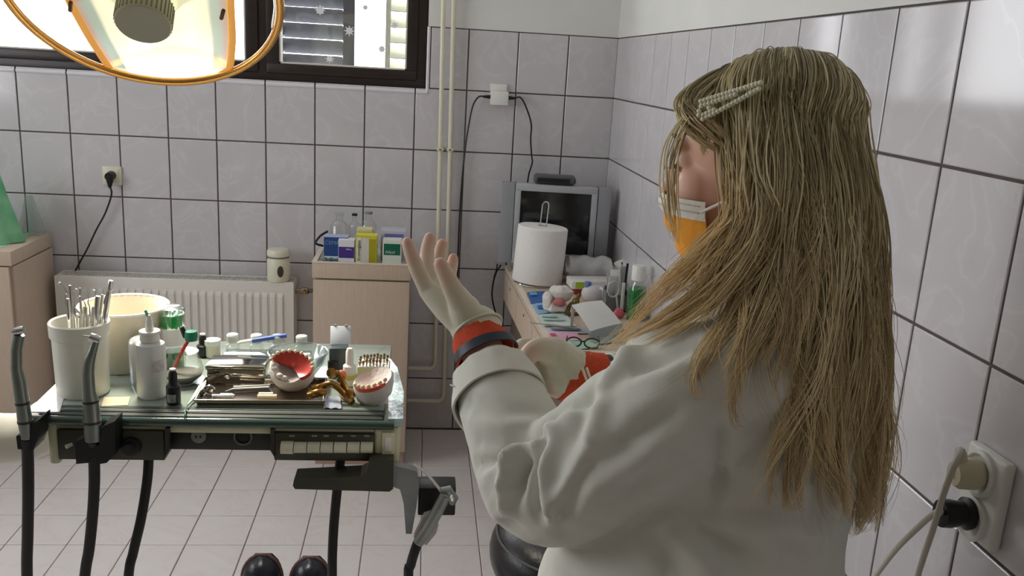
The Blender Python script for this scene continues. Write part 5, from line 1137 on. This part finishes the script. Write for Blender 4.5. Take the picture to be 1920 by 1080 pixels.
# coat
m = MB(); loft(m, TR); limb(m, larm, lrad, 28); limb(m, rarm, rrad, 24)
m.ball(D(1395, 640, .985), (.06, .06, .045), 20, 12)
cm = remeshed(m, 'coat', .0042, 12)
co = get_co(cm); no = get_no(cm)
bvh = BVHTree.FromPolygons([Vector(v) for v in co.tolist()], [tuple(p.vertices) for p in cm.polygons])
def hit(x, y):
    d = ray(x, y).normalized(); h = bvh.ray_cast(CAM, d); return np.array(h[0]) if h[0] is not None else None
def cpx(x, y): return (820+x/2.0767, 560+y/2.0767)
def fold(pts, amp, sig, crop=True, taper=True):
    """raises (or sinks) a soft fold along a line drawn on the coat"""
    pp = [cpx(*p) if crop else p for p in pts]; fine = []
    for i in range(len(pp)-1):
        for k in range(8): fine.append((pp[i][0]+(pp[i+1][0]-pp[i][0])*k/8, pp[i][1]+(pp[i+1][1]-pp[i][1])*k/8))
    fine.append(pp[-1]); q = [hit(*p) for p in fine]; n = len(q)
    d2 = np.full(len(co), 1e9); wv = np.zeros(len(co))
    for i, p in enumerate(q):
        if p is None: continue
        d = ((co-p)**2).sum(1); b = d < d2; d2[b] = d[b]; wv[b] = math.sin(math.pi*min(1, max(.12, (i+1)/(n+1))))**.6 if taper else 1
    return amp*wv*np.exp(-d2/(2*sig*sig))
FOLDS = [([(455, 465), (400, 520), (330, 560), (230, 625), (150, 645)], -.011, .008), ([(440, 500), (395, 560), (340, 590), (290, 640), (190, 680)], .009, .008), ([(400, 530), (350, 610), (310, 690), (275, 750)], -.010, .007), ([(375, 570), (310, 650), (265, 730), (268, 800), (240, 850)], .008, .008),
         ([(420, 560), (380, 660), (385, 780), (395, 860)], -.010, .007), ([(460, 520), (420, 640), (425, 760), (440, 850)], .007, .009), ([(610, 560), (520, 720), (440, 845)], .008, .009), ([(590, 640), (520, 770), (470, 850)], -.007, .008), ([(330, 640), (318, 720), (300, 800)], -.006, .006),
         ([(900, 450), (750, 560), (620, 640)], -.005, .010), ([(740, 235), (640, 345), (600, 470), (570, 560)], .007, .011), ([(700, 300), (610, 400), (560, 500), (520, 560)], -.006, .010), ([(900, 80), (780, 180), (715, 275)], .006, .012), ([(1010, 200), (860, 240), (740, 290)], -.006, .010), ([(1000, 240), (900, 300), (760, 330)], .005, .010),
         ([(860, 560), (720, 680), (600, 800)], .004, .014), ([(1000, 620), (850, 700), (700, 760)], -.004, .012), ([(1110, 500), (1120, 570), (1105, 700), (1070, 820)], -.006, .006), ([(1060, 830), (1300, 865), (1560, 890)], -.007, .010), ([(1060, 880), (1300, 900), (1540, 920)], .005, .012),
         ([(900, 880), (1000, 990), (1100, 1060)], .007, .013), ([(960, 880), (1080, 960), (1200, 1010)], -.006, .012), ([(870, 960), (930, 1080)], -.005, .012), ([(1100, 560), (1250, 500), (1330, 460)], -.005, .012), ([(1150, 640), (1300, 740), (1480, 770)], .006, .014), ([(1200, 690), (1330, 780), (1470, 800)], -.005, .012),
         ([(1300, 380), (1340, 600), (1360, 760)], .005, .016), ([(1450, 500), (1460, 700), (1500, 850)], -.005, .014), ([(130, 400), (260, 430), (420, 440)], -.004, .009), ([(140, 470), (260, 500), (380, 490)], .004, .010), ([(160, 560), (260, 560), (340, 530)], -.004, .008), ([(200, 760), (260, 860), (330, 920)], -.004, .010),
         ([(500, 420), (560, 400), (620, 340)], -.006, .009), ([(470, 460), (540, 450), (600, 430)], .004, .008), ([(650, 640), (560, 780), (520, 880)], .004, .012), ([(760, 440), (900, 380), (1020, 330)], .003, .012)]
disp = np.zeros(len(co))
for pts, amp, sig in FOLDS: disp += fold(pts, amp*2.0, sig*.85)
disp += .0016*np.sin(co[:, 0]*43+co[:, 2]*29)*np.sin(co[:, 1]*37+co[:, 2]*51) + .0008*np.sin(co[:, 0]*110+3*np.sin(co[:, 2]*60))
set_co(cm, co+no*disp[:, None])
M_coat = mat('white_cotton_coat', (216, 215, 205), .85, noise=.02, scale=60, bump=.06, bscale=700)
cm.materials.append(M_coat); coat = link('coat', cm, person)
# coat cuffs, tab and pocket
def band(name, c0, c1, r0, r1, m_, par, n=40, thick=.003, wob=.0, squash=1.):
    ax = (c1-c0); L = ax.length; M = align(ax); pr = []
    for k in range(5): f_ = k/4; pr.append((r0+(r1-r0)*f_, L*f_))
    pr += [(r1-thick, L), (r0-thick, 0), (r0, 0)]
    mm_ = MB(); o = len(mm_.v); mm_.lathe(pr[:-1], c0, n, M, 1., squash)
    K = len(pr)-1; mm_.f = [f_ for f_ in mm_.f if len(f_) == 4]; mm_.mi = [0]*len(mm_.f)
    mm_.f += [((K-1)*n+k, (K-1)*n+(k+1) % n, (k+1) % n, k) for k in range(n)]; mm_.mi += [0]*n
    if wob:
        for i in range(o, len(mm_.v)):
            v = Vector(mm_.v[i]); mm_.v[i] = tuple(v + (v-c0).normalized()*wob*math.sin(9*math.atan2((v-c0).dot(_u), (v-c0).dot(_r))+40*(v-c0).dot(ax)))
    return mm_.build(name, m_, par, 50)
ca0, ca1 = D(925, 708, 1.158), D(940, 758, 1.122)
cu = band('coat_cuff', ca0, ca1, .0545, .0625, M_coat, coat, wob=.0015)
cd_ = (ca1-ca0).normalized()
MB().tube([ca0+cd_*.012+(_r*math.cos(a)-_f*math.sin(a))*.0578 for a in np.linspace(-.3, 3.0, 20)], .0012, 6).build('cuff_stitching', mat('coat_stitch', (176, 176, 166), .8), cu)
band('coat_cuff', D(1112, 716, 1.306), D(1150, 740, 1.316), .0500, .056, M_coat, coat, wob=.0015)
for k in range(2): MB().tube(spline([D(1092+k*8, 690, 1.235), D(1100+k*8, 712, 1.225), D(1108+k*9, 733, 1.235)], 5), .0022, 6).build('cuff_cord', mat('cream_cord', (226, 220, 196), .7), coat)
# orange sweater cuffs and dark lining
M_or = mat('orange_knit', (202, 74, 40), .85, noise=.12, scale=160, bump=.3, bscale=500)
band('sweater_cuff', D(893, 628, 1.19), D(912, 668, 1.172), .0345, .042, M_or, person, wob=.0012)
band('watch_strap', D(908, 652, 1.178), D(914, 668, 1.172), .0415, .0435, mat('navy_strap', (44, 52, 66), .5), person)
MB().tube([D(868, 640, 1.19), D(858, 642, 1.19), D(853, 655, 1.19), D(866, 658, 1.185)], .003, 8).build('orange_tag', M_or, person)
band('sweater_cuff', D(1056, 702, 1.293), D(1118, 718, 1.306), .037, .046, M_or, person, wob=.0012)
# latex gloves
def glove(h, wr, rimc, rimd, rimr, label):
    m = MB(); hand(m, h, 1.0 if wr < .035 else 1.22, wr); limb(m, [h['wrist'], rimc], [wr*.98, rimr], 18, 4); g = remeshed(m, 'glove', .0022, 5, .5)
    ca = g.color_attributes.new('stretch', 'FLOAT_COLOR', 'POINT'); c_ = get_co(g); tips = np.zeros(len(c_))
    for k in ('idx', 'mid', 'rng', 'pnk', 'thb'):
        for j, wgt in ((1, .45), (2, .8), (3, 1.)):
            d = np.sqrt(((c_-np.array(h[k][j]))**2).sum(1)); tips = np.maximum(tips, wgt*np.exp(-(d/.016)**2))
    col = np.array(srgb(206, 204, 184))[None]*(1-tips[:, None]) + np.array(srgb(226, 168, 146))[None]*tips[:, None]
    ca.data.foreach_set('color', np.c_[col, np.ones(len(col))].astype(np.float32).ravel())
    if 'latex_glove' not in _mats:
        mm = bpy.data.materials.new('latex_glove'); mm.use_nodes = True; nt = mm.node_tree; b = nt.nodes['Principled BSDF']; at = nt.nodes.new('ShaderNodeAttribute'); at.attribute_name = 'stretch'
        nt.links.new(at.outputs['Color'], b.inputs['Base Color']); b.inputs['Roughness'].default_value = .42; b.inputs['Subsurface Weight'].default_value = .15; b.inputs['Subsurface Radius'].default_value = (.008, .004, .003); _mats['latex_glove'] = mm
    g.materials.append(_mats['latex_glove']); o = link('glove', g, person); o['label'] = label
    M = align(rimd); MB().tube([rimc + M @ Vector((rimr*1.04*math.cos(k*math.pi/16), rimr*1.04*math.sin(k*math.pi/16), 0)) for k in range(32)], .0017, 8, close=True).build('rolled_rim', mat('glove_rim', (222, 218, 196), .45), o)
lr_ = D(896, 618, 1.192)
glove(lh, .031, lr_, (D(912, 668, 1.172)-lh['wrist']), .0335, 'thin latex glove on the raised left hand')
glove(rh, .038, D(1052, 698, 1.292), (rw-D(1012, 700, 1.29)), .034, 'thin latex glove on the right fist')
# trousers and shoes below the coat
m = MB()
for s in (-1, 1):
    a = hip+BL*s*.085; limb(m, [a, Vector((a.x, a.y, .5)), Vector((a.x, a.y, .10))], [.095, .072, .06])
tm = remeshed(m, 'trousers', .008, 4); tm.materials.append(mat('white_trousers', (206, 206, 204), .85)); link('trousers', tm, person)
for s in (-1, 1):
    a = hip+BL*s*.085; m = MB(); limb(m, [Vector((a.x, a.y, .048))-BF*.05, Vector((a.x, a.y, .045))+BF*.06, Vector((a.x, a.y, .042))+BF*.15], [.044, .045, .04]); sm2 = remeshed(m, 'clog', .006, 4); sm2.materials.append(M_white); link('clog', sm2, person)

# face mask
M_mask = mat('orange_mask', (240, 160, 44), .7, noise=.08, scale=60, bump=.15, bscale=60); M_maskw = mat('white_mask_band', (228, 224, 216), .7, bump=.2, bscale=90)
def maskp(u, z, off=0.):
    ph = math.radians(-78+156*u); f_ = (-.049-z)/.066; rf = (.110-.004*f_-.026*max(0, f_-.3)/.7) + off; rs2 = .071 - .012*f_ + off
    pl2 = .0035*math.sin(f_*16)*math.cos(ph)
    return hd((rf+pl2)*math.cos(ph)**.8 if math.cos(ph) > 0 else 0, rs2*math.sin(ph), z - .010*abs(math.sin(ph))*f_ + .004*math.cos(ph))
mk = MB().grid(lambda u, v: maskp(u, -.062-.054*v), 36, 16, HF*-.0015).build('face_mask', M_mask, person, 60)
MB().grid(lambda u, v: maskp(u, -.044-.020*v, .0012), 36, 6, HF*-.0015).build('white_band', M_maskw, mk, 60)
for k in range(2): MB().tube([maskp(u, -.049-.007*k, .002) for u in np.linspace(.02, .98, 30)], .0008, 5).build('pleat', mat('grey_pleat', (186, 182, 176), .7), mk)
MB().tube(spline([maskp(.985, -.055), hd(.0, .079, -.035), hd(-.03, .08, -.01)], 6), .0018, 6).build('ear_loop', M_maskw, mk)
# eyes: lid crease, lashes, brow
for s in (1, -1):
    ec = hd(.0705, s*.031, -.001)
    def el(a, b, r=1.22): return ec + HF*(.0145*r*math.cos(a)*math.cos(b)) + HL*(s*.0155*r*math.sin(a)*math.cos(b)) + HU*(.0135*r*math.sin(b))
    MB().tube([el(a, -.35) for a in np.linspace(-.9, 1.15, 12)], [.001]+[.002]*10+[.001], 6).build('lash_line', mat('dark_lash', (50, 38, 36), .6), person)
    for a in np.linspace(-.6, 1.1, 9): MB().tube([el(a, -.33), el(a, -.42, 1.5), el(a, -.32, 1.8)], [.0004, .0003, .0001], 4).build('eyelash', mat('dark_lash', (50, 38, 36), .6), person)
    MB().grid(lambda u, v: el(-.7+1.9*u, -.45-.35*v, 1.19), 10, 4).build('eye_white', mat('eye_white', (226, 220, 216), .2), person)
    MB().tube(spline([hd(.091, s*.012, .024), hd(.089, s*.030, .030), hd(.073, s*.050, .025)], 5), [.0026]+[.0036]*6+[.0024]*3+[.0012], 8, flat=.6).build('eyebrow', mat('brow_hair', (96, 72, 56), .8), person)

# ------------------------------------------------------------------ hair
HG = [[(1400, 122, 1.04), (1352, 205, .985), (1368, 295, .965), (1378, 378, .958), (1332, 455, .955), (1225, 555, .975), (1118, 662, 1.04)],
      [(1425, 114, 1.04), (1384, 215, .962), (1392, 325, .95), (1390, 425, .945), (1322, 520, .94), (1235, 590, .955), (1150, 650, 1.02)],
      [(1448, 108, 1.04), (1418, 220, .952), (1424, 340, .942), (1412, 445, .936), (1362, 545, .93), (1300, 600, .935), (1225, 640, .96)],
      [(1462, 104, 1.04), (1445, 220, .948), (1455, 345, .938), (1442, 465, .932), (1400, 570, .922), (1352, 680, .905), (1330, 775, .905)],
      [(1476, 102, 1.04), (1478, 222, .948), (1490, 355, .938), (1478, 490, .93), (1448, 610, .915), (1410, 720, .90), (1400, 810, .90)],
      [(1490, 102, 1.04), (1512, 230, .952), (1524, 365, .945), (1516, 510, .936), (1496, 650, .915), (1470, 800, .902), (1450, 940, .905)],
      [(1503, 104, 1.04), (1550, 236, .952), (1566, 385, .955), (1562, 545, .948), (1548, 700, .93), (1528, 850, .92), (1530, 960, .92)],
      [(1512, 107, 1.045), (1592, 244, .98), (1608, 402, .985), (1606, 565, .98), (1600, 725, .965), (1588, 880, .955), (1600, 985, .955)],
      [(1516, 109, 1.05), (1614, 256, 1.04), (1638, 420, 1.05), (1645, 580, 1.045), (1648, 740, 1.04), (1640, 890, 1.02), (1632, 1000, 1.0)],
      [(1512, 110, 1.06), (1592, 262, 1.11), (1628, 430, 1.12), (1640, 600, 1.12), (1638, 760, 1.11), (1632, 890, 1.09), (1622, 990, 1.06)],
      [(1490, 108, 1.075), (1540, 250, 1.16), (1560, 420, 1.17), (1590, 600, 1.18), (1600, 760, 1.18), (1600, 880, 1.16), (1600, 960, 1.14)],
      [(1450, 112, 1.08), (1450, 250, 1.165), (1460, 420, 1.18), (1470, 580, 1.21), (1480, 680, 1.24), (1490, 780, 1.24), (1500, 860, 1.24)],
      [(1400, 124, 1.07), (1365, 240, 1.13), (1370, 360, 1.15), (1380, 470, 1.17), (1340, 560, 1.20), (1290, 620, 1.22), (1250, 680, 1.22)]]
def fit_guide(g):
    """lifts a guide clear of the coat and rounds its start over the crown"""
    q = []
    for k, (x, y, t) in enumerate(g):
        if k > 2:
            h = hit(x, y)
            if h is not None:
                th_ = float((Vector(h)-CAM).dot(_f)); t = min(t, th_-.028) if t < 1.1 else t
        q.append(D(x, y, t))
    c = hd(-.03, 0, .02); a, b = q[0]-c, q[1]-c; ins_ = []
    for f_ in (.33, .67):
        d = a.normalized().slerp(b.normalized(), f_); ins_.append(c + d*(a.length*(1-f_)+b.length*f_)*1.06)
    return [list(v) for v in [q[0]]+ins_+q[1:]]
bvh = BVHTree.FromPolygons([Vector(v) for v in get_co(cm).tolist()], [tuple(p.vertices) for p in cm.polygons])
pk = [hit(*p) for p in ((1012, 1050), (1060, 1052), (1075, 1085), (1020, 1090))]
if all(p is not None for p in pk):
    MB().tube(spline([Vector(p)-_f*.001 for p in pk[:3]], 6), .0022, 6).build('pocket_seam', mat('coat_stitch', (176, 176, 166), .8), coat)
G3 = np.array([fit_guide(g) for g in HG])                      # guides as points in the room
def cat(p, t):
    """Catmull-Rom along axis 0 of p at parameters t"""
    n = p.shape[0]-1; i = np.clip(np.floor(t).astype(int), 0, n-1); f = (t-i)
    a, b, c, d = p[np.clip(i-1, 0, n)], p[i], p[np.clip(i+1, 0, n)], p[np.clip(i+2, 0, n)]
    f = f.reshape(f.shape+(1,)*(p.ndim-1))
    return .5*((2*b)+(c-a)*f+(2*a-5*b+4*c-d)*f*f+(3*b-a-3*c+d)*f**3)
rng = np.random.default_rng(5)
K = 36; TM = 8; tt = np.linspace(0, TM, K)
centre = np.array(D(1440, 310, 1.05)); fz, rz_, uz_ = np.array(_f), np.array(_r), np.array(_u)
def strands(n_lock, per, lo, hi, rad, spread, wave, depth, lenmin=.82):
    S, C, W = [], [], []
    for _ in range(n_lock):
        u = rng.uniform(lo, hi); g = cat(G3, np.array([u]))[0]; ph = rng.uniform(0, 6.28, 3); fr_ = rng.uniform(.7, 1.5); amp = wave*rng.uniform(.4, 1.4); dep_ = rng.uniform(0, depth); tone = rng.uniform(0, 1); ln_ = rng.uniform(lenmin, 1.04 if lenmin > .5 else .42)
        if len(HG) > 5 and 2.4 < u < 5.2 and rng.uniform() < .7: ln_ = rng.uniform(.62, .86)
        for _ in range(per):
            uu = np.clip(u+rng.normal(0, spread), 0, len(HG)-1); g2 = cat(G3, np.array([uu]))[0]
            gt = g2*(1-.0)+0; L = min(1.02, ln_*rng.uniform(.93, 1.03)); t = tt*L
            p = cat(gt, np.minimum(t, TM)); pc2 = cat(g, np.minimum(t, TM)); s = np.linspace(0, 1, K)[:, None]
            cl = .15+.78*s**1.3; p = p*(1-cl)+pc2*cl                      # gather towards the lock
            off = rng.normal(0, 1, 3)*np.array([.004, .004, .002])
            w_ = amp*(.25*s+1.25*s**2.2)*np.sin(ph[0]+fr_*11*s+.25*rng.normal()); w2 = amp*.8*(s**1.5)*np.cos(ph[1]+fr_*10*s)
            frz = .0012*s*np.sin(rng.uniform(0, 6.28)+rng.uniform(14, 30)*s)
            p = p + off*(.3+.9*np.sin(np.pi*np.clip(s*1.02, 0, 1)))+ rz_*(w_+frz) + uz_*.3*w_ + fz*(w2*.6+dep_*np.minimum(1, s*5)+frz)
            S.append(p); C.append(np.full((K, 1), np.clip(tone+rng.normal(0, .16), 0, 1))); W.append(np.full(K, u))
    return np.array(S), np.array(C), np.array(W)
def hair_mesh(name, groups):
    V, F_, COLS = [], [], []; o = 0
    for (S, C, W, rad) in groups:
        n = S.shape[0]; T_ = np.gradient(S, axis=1); T_ /= np.linalg.norm(T_, axis=2, keepdims=True)+1e-9
        A = np.cross(T_, fz); A /= np.linalg.norm(A, axis=2, keepdims=True)+1e-9; B = np.cross(T_, A)
        s = np.linspace(0, 1, K); r = rad*np.clip(np.minimum(.6+s*6, (1.04-s)*2.6), .12, 1.); rr = (rng.uniform(.7, 1.35, (n, 1))*r[None])[..., None]
        ring = np.stack([S+rr*(A*math.cos(a)+B*math.sin(a)) for a in (math.pi/2+math.pi, math.pi/2+math.pi*5/3+0, math.pi/2+math.pi/3)], 2)
        V.append(ring.reshape(-1, 3))
        idx = (np.arange(n)[:, None]*K+np.arange(K-1)[None])[..., None]*3; k3 = np.arange(3); k4 = (k3+1) % 3
        f = np.stack([idx+k3, idx+k4, idx+3+k4, idx+3+k3], -1).reshape(-1, 4)+o; F_.append(f); o += n*K*3
        # natural dye: ash-brown roots, ash blonde lengths, lighter gold at front and ends
        root, ash, light, gold = [np.array(srgb(*c)) for c in ((158, 138, 104), (216, 196, 148), (255, 242, 200), (252, 206, 140))]
        sv = s[None, :, None]; Wf = np.clip(1-W[..., None]/4., 0, 1)
        base_c = root*(1-np.clip(sv*4, 0, 1))+ash*np.clip(sv*4, 0, 1)
        Cn = np.clip(C*1.5-.35, 0, 1); cc_ = base_c*(.42+.58*Cn)*(1-Cn*.6*np.clip(sv*5, .25, 1))+light*(Cn*.6*np.clip(sv*5, .25, 1)); gm = np.clip((sv-.42)*2.2, 0, 1)*(.25+.75*Wf)*(.7+.3*C); cc_ = cc_*(1-gm)+(gold*.55+light*.45)*gm
        gm2 = np.clip((sv-.62)*2.6, 0, 1)*.28; cc_ = cc_*(1-gm2)+gold*gm2
        COLS.append(np.repeat(cc_.reshape(-1, 3), 3, axis=0))
    V = np.concatenate(V); F_ = np.concatenate(F_); COLS = np.concatenate(COLS)
    me = bpy.data.meshes.new(name); me.vertices.add(len(V)); me.vertices.foreach_set('co', V.astype(np.float32).ravel())
    me.loops.add(F_.size); me.loops.foreach_set('vertex_index', F_.astype(np.int32).ravel()); me.polygons.add(len(F_))
    me.polygons.foreach_set('loop_start', np.arange(0, F_.size, 4, dtype=np.int32)); me.polygons.foreach_set('loop_total', np.full(len(F_), 4, dtype=np.int32)); me.update(); me.validate()
    me.polygons.foreach_set('use_smooth', [True]*len(me.polygons)); ca = me.color_attributes.new('dye', 'FLOAT_COLOR', 'POINT'); ca.data.foreach_set('color', np.c_[COLS, np.ones(len(COLS))].astype(np.float32).ravel())
    return me
M_hair = bpy.data.materials.new('blonde_hair'); M_hair.use_nodes = True; nt = M_hair.node_tree; b_ = nt.nodes['Principled BSDF']; at = nt.nodes.new('ShaderNodeAttribute'); at.attribute_name = 'dye'
nt.links.new(at.outputs['Color'], b_.inputs['Base Color']); b_.inputs['Roughness'].default_value = .42; b_.inputs['Specular IOR Level'].default_value = .35
gs = []
S, C, W = strands(170, 30, .0, 9.4, 0, .15, .0095, .016, .74); gs.append((S, C, W, .00085))
S, C, W = strands(80, 12, .2, 9.2, 0, .07, .018, .002, .7); gs.append((S, C, W, .0008))
S, C, W = strands(36, 12, 9.0, 12., 0, .2, .006, .012); gs.append((S, C, W, .0016))
S, C, W = strands(40, 3, .0, 9.0, 0, .12, .022, .0, .75); gs.append((S, C, W, .0007))
hm = hair_mesh('hair', gs); hm.materials.append(M_hair); hair = link('hair', hm, person); hair['label'] = 'long loose ash-blonde hair with golden ends'; hair['kind'] = 'stuff'
# solid under-layer of the hair so that no scalp shows
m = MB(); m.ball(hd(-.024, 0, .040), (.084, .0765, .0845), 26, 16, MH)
def gp(u, t, inn): p = cat(cat(G3, np.array([u]))[0], np.array([t]))[0]; c = np.array([centre[0], centre[1], p[2]]); return Vector(p+(c-p)*inn)
NU_, NV_ = 34, 22
def under(i, j): return gp(.35+i/(NU_-1)*11.4, .25+j/(NV_-1)*4.9, .13)
vs = [under(i, j) for j in range(NV_) for i in range(NU_)]
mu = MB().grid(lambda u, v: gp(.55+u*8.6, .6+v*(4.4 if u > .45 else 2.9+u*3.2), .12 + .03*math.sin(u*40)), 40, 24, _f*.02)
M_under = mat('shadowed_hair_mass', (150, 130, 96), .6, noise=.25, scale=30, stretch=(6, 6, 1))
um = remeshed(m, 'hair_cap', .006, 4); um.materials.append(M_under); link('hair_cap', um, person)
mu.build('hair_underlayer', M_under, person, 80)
# wisps that fall over the face
TM = 6; tt = np.linspace(0, TM, K)
WG = np.array([[list(D(*p)) for p in g] for g in ([(1372, 135, 1.02), (1310, 195, .99), (1264, 262, .985), (1253, 330, .985), (1256, 392, .985), (1266, 440, .985), (1274, 470, .985)], [(1380, 132, 1.02), (1325, 195, .985), (1322, 265, .975), (1330, 320, .97), (1336, 365, .965), (1325, 410, .96), (1300, 450, .96)],
      [(1365, 140, 1.03), (1300, 200, 1.0), (1262, 280, .99), (1250, 345, .99), (1254, 400, .99), (1262, 425, .99), (1270, 445, .99)], [(1420, 114, 1.045), (1352, 138, 1.01), (1308, 172, .992), (1296, 200, .984), (1312, 220, .974), (1338, 240, .964), (1362, 266, .954)], [(1400, 120, 1.06), (1335, 146, 1.03), (1292, 180, 1.012), (1282, 212, 1.0), (1290, 240, .985), (1310, 262, .972), (1340, 285, .962)])])
G_old = G3; G3 = WG; HG_old = HG; HG = [0]*5
S, C, W = strands(1, 11, 0, .02, 0, .012, .001, .001, .9); S2, C2, W2 = strands(4, 8, .95, 1.1, 0, .05, .002, .002, .34); S3, C3, W3 = strands(1, 5, 1.97, 2., 0, .012, .002, .0, .9); S4, C4, W4 = strands(26, 16, 3., 4., 0, .14, .0015, .004, .8)
C = C*0+.95; C2 = C2*.5+.4; wm_ = hair_mesh('hair_wisp', [(S, C, W*0+1, .0009), (S2, C2, W2*0+3, .0010), (S3, C3, W3*0+2, .0007), (S4, C4*.8, W4*0+4, .0010)]); wm_.materials.append(M_hair); o = link('hair_wisp', wm_, person); o['kind'] = 'stuff'; o['label'] = 'thin loose wisps falling over the face'
G3 = G_old; HG = HG_old

# pearl hair clip
pcol = mat('pearl', (226, 222, 196), .18, coat=.5, sss=.1)
def cl(x, y): return (1230+x/2.7, 100+y/2.7)
pearls = []
for row in (0, 20):
    for k in range(17): f_ = k/16; pearls.append((228+300*f_+row*.15, 243-93*f_+row*(1.15-.5*f_)))
for row in (0, -20):
    for k in range(16): f_ = k/15; pearls.append((238+282*f_, 332-24*math.sin(0)-152*f_**1.05+row*(1-.55*f_)))
for gx in range(4):
    for gy in range(4): pearls.append((218+gx*17, 258+gy*18))
kept = []
for p in pearls:
    if all((p[0]-q[0])**2+(p[1]-q[1])**2 > 17.5**2 for q in kept): kept.append(p)
clip = thing('hair_clip', D(*cl(370, 240), .935), 'large pearl-studded snap hair clip above the left temple', 'hair clip')
pm_ = MB().ball((0, 0, 0), .0030, 12, 8).mesh('pearl'); pm_.materials.append(pcol)
def cldep(x): f_ = (x-215)/315; return .968-.034*f_
loop_pts = [(228, 250), (330, 215), (430, 180), (530, 152), (500, 190), (420, 235), (330, 285), (240, 330), (215, 300)]
MB().tube([D(*cl(*p), cldep(p[0])+.002) for p in loop_pts], .0022, 6, close=True).build('clip_frame', M_steel, clip)
for p in kept:
    o = link('pearl', pm_, clip); o.location = D(*cl(*p), cldep(p[0]))
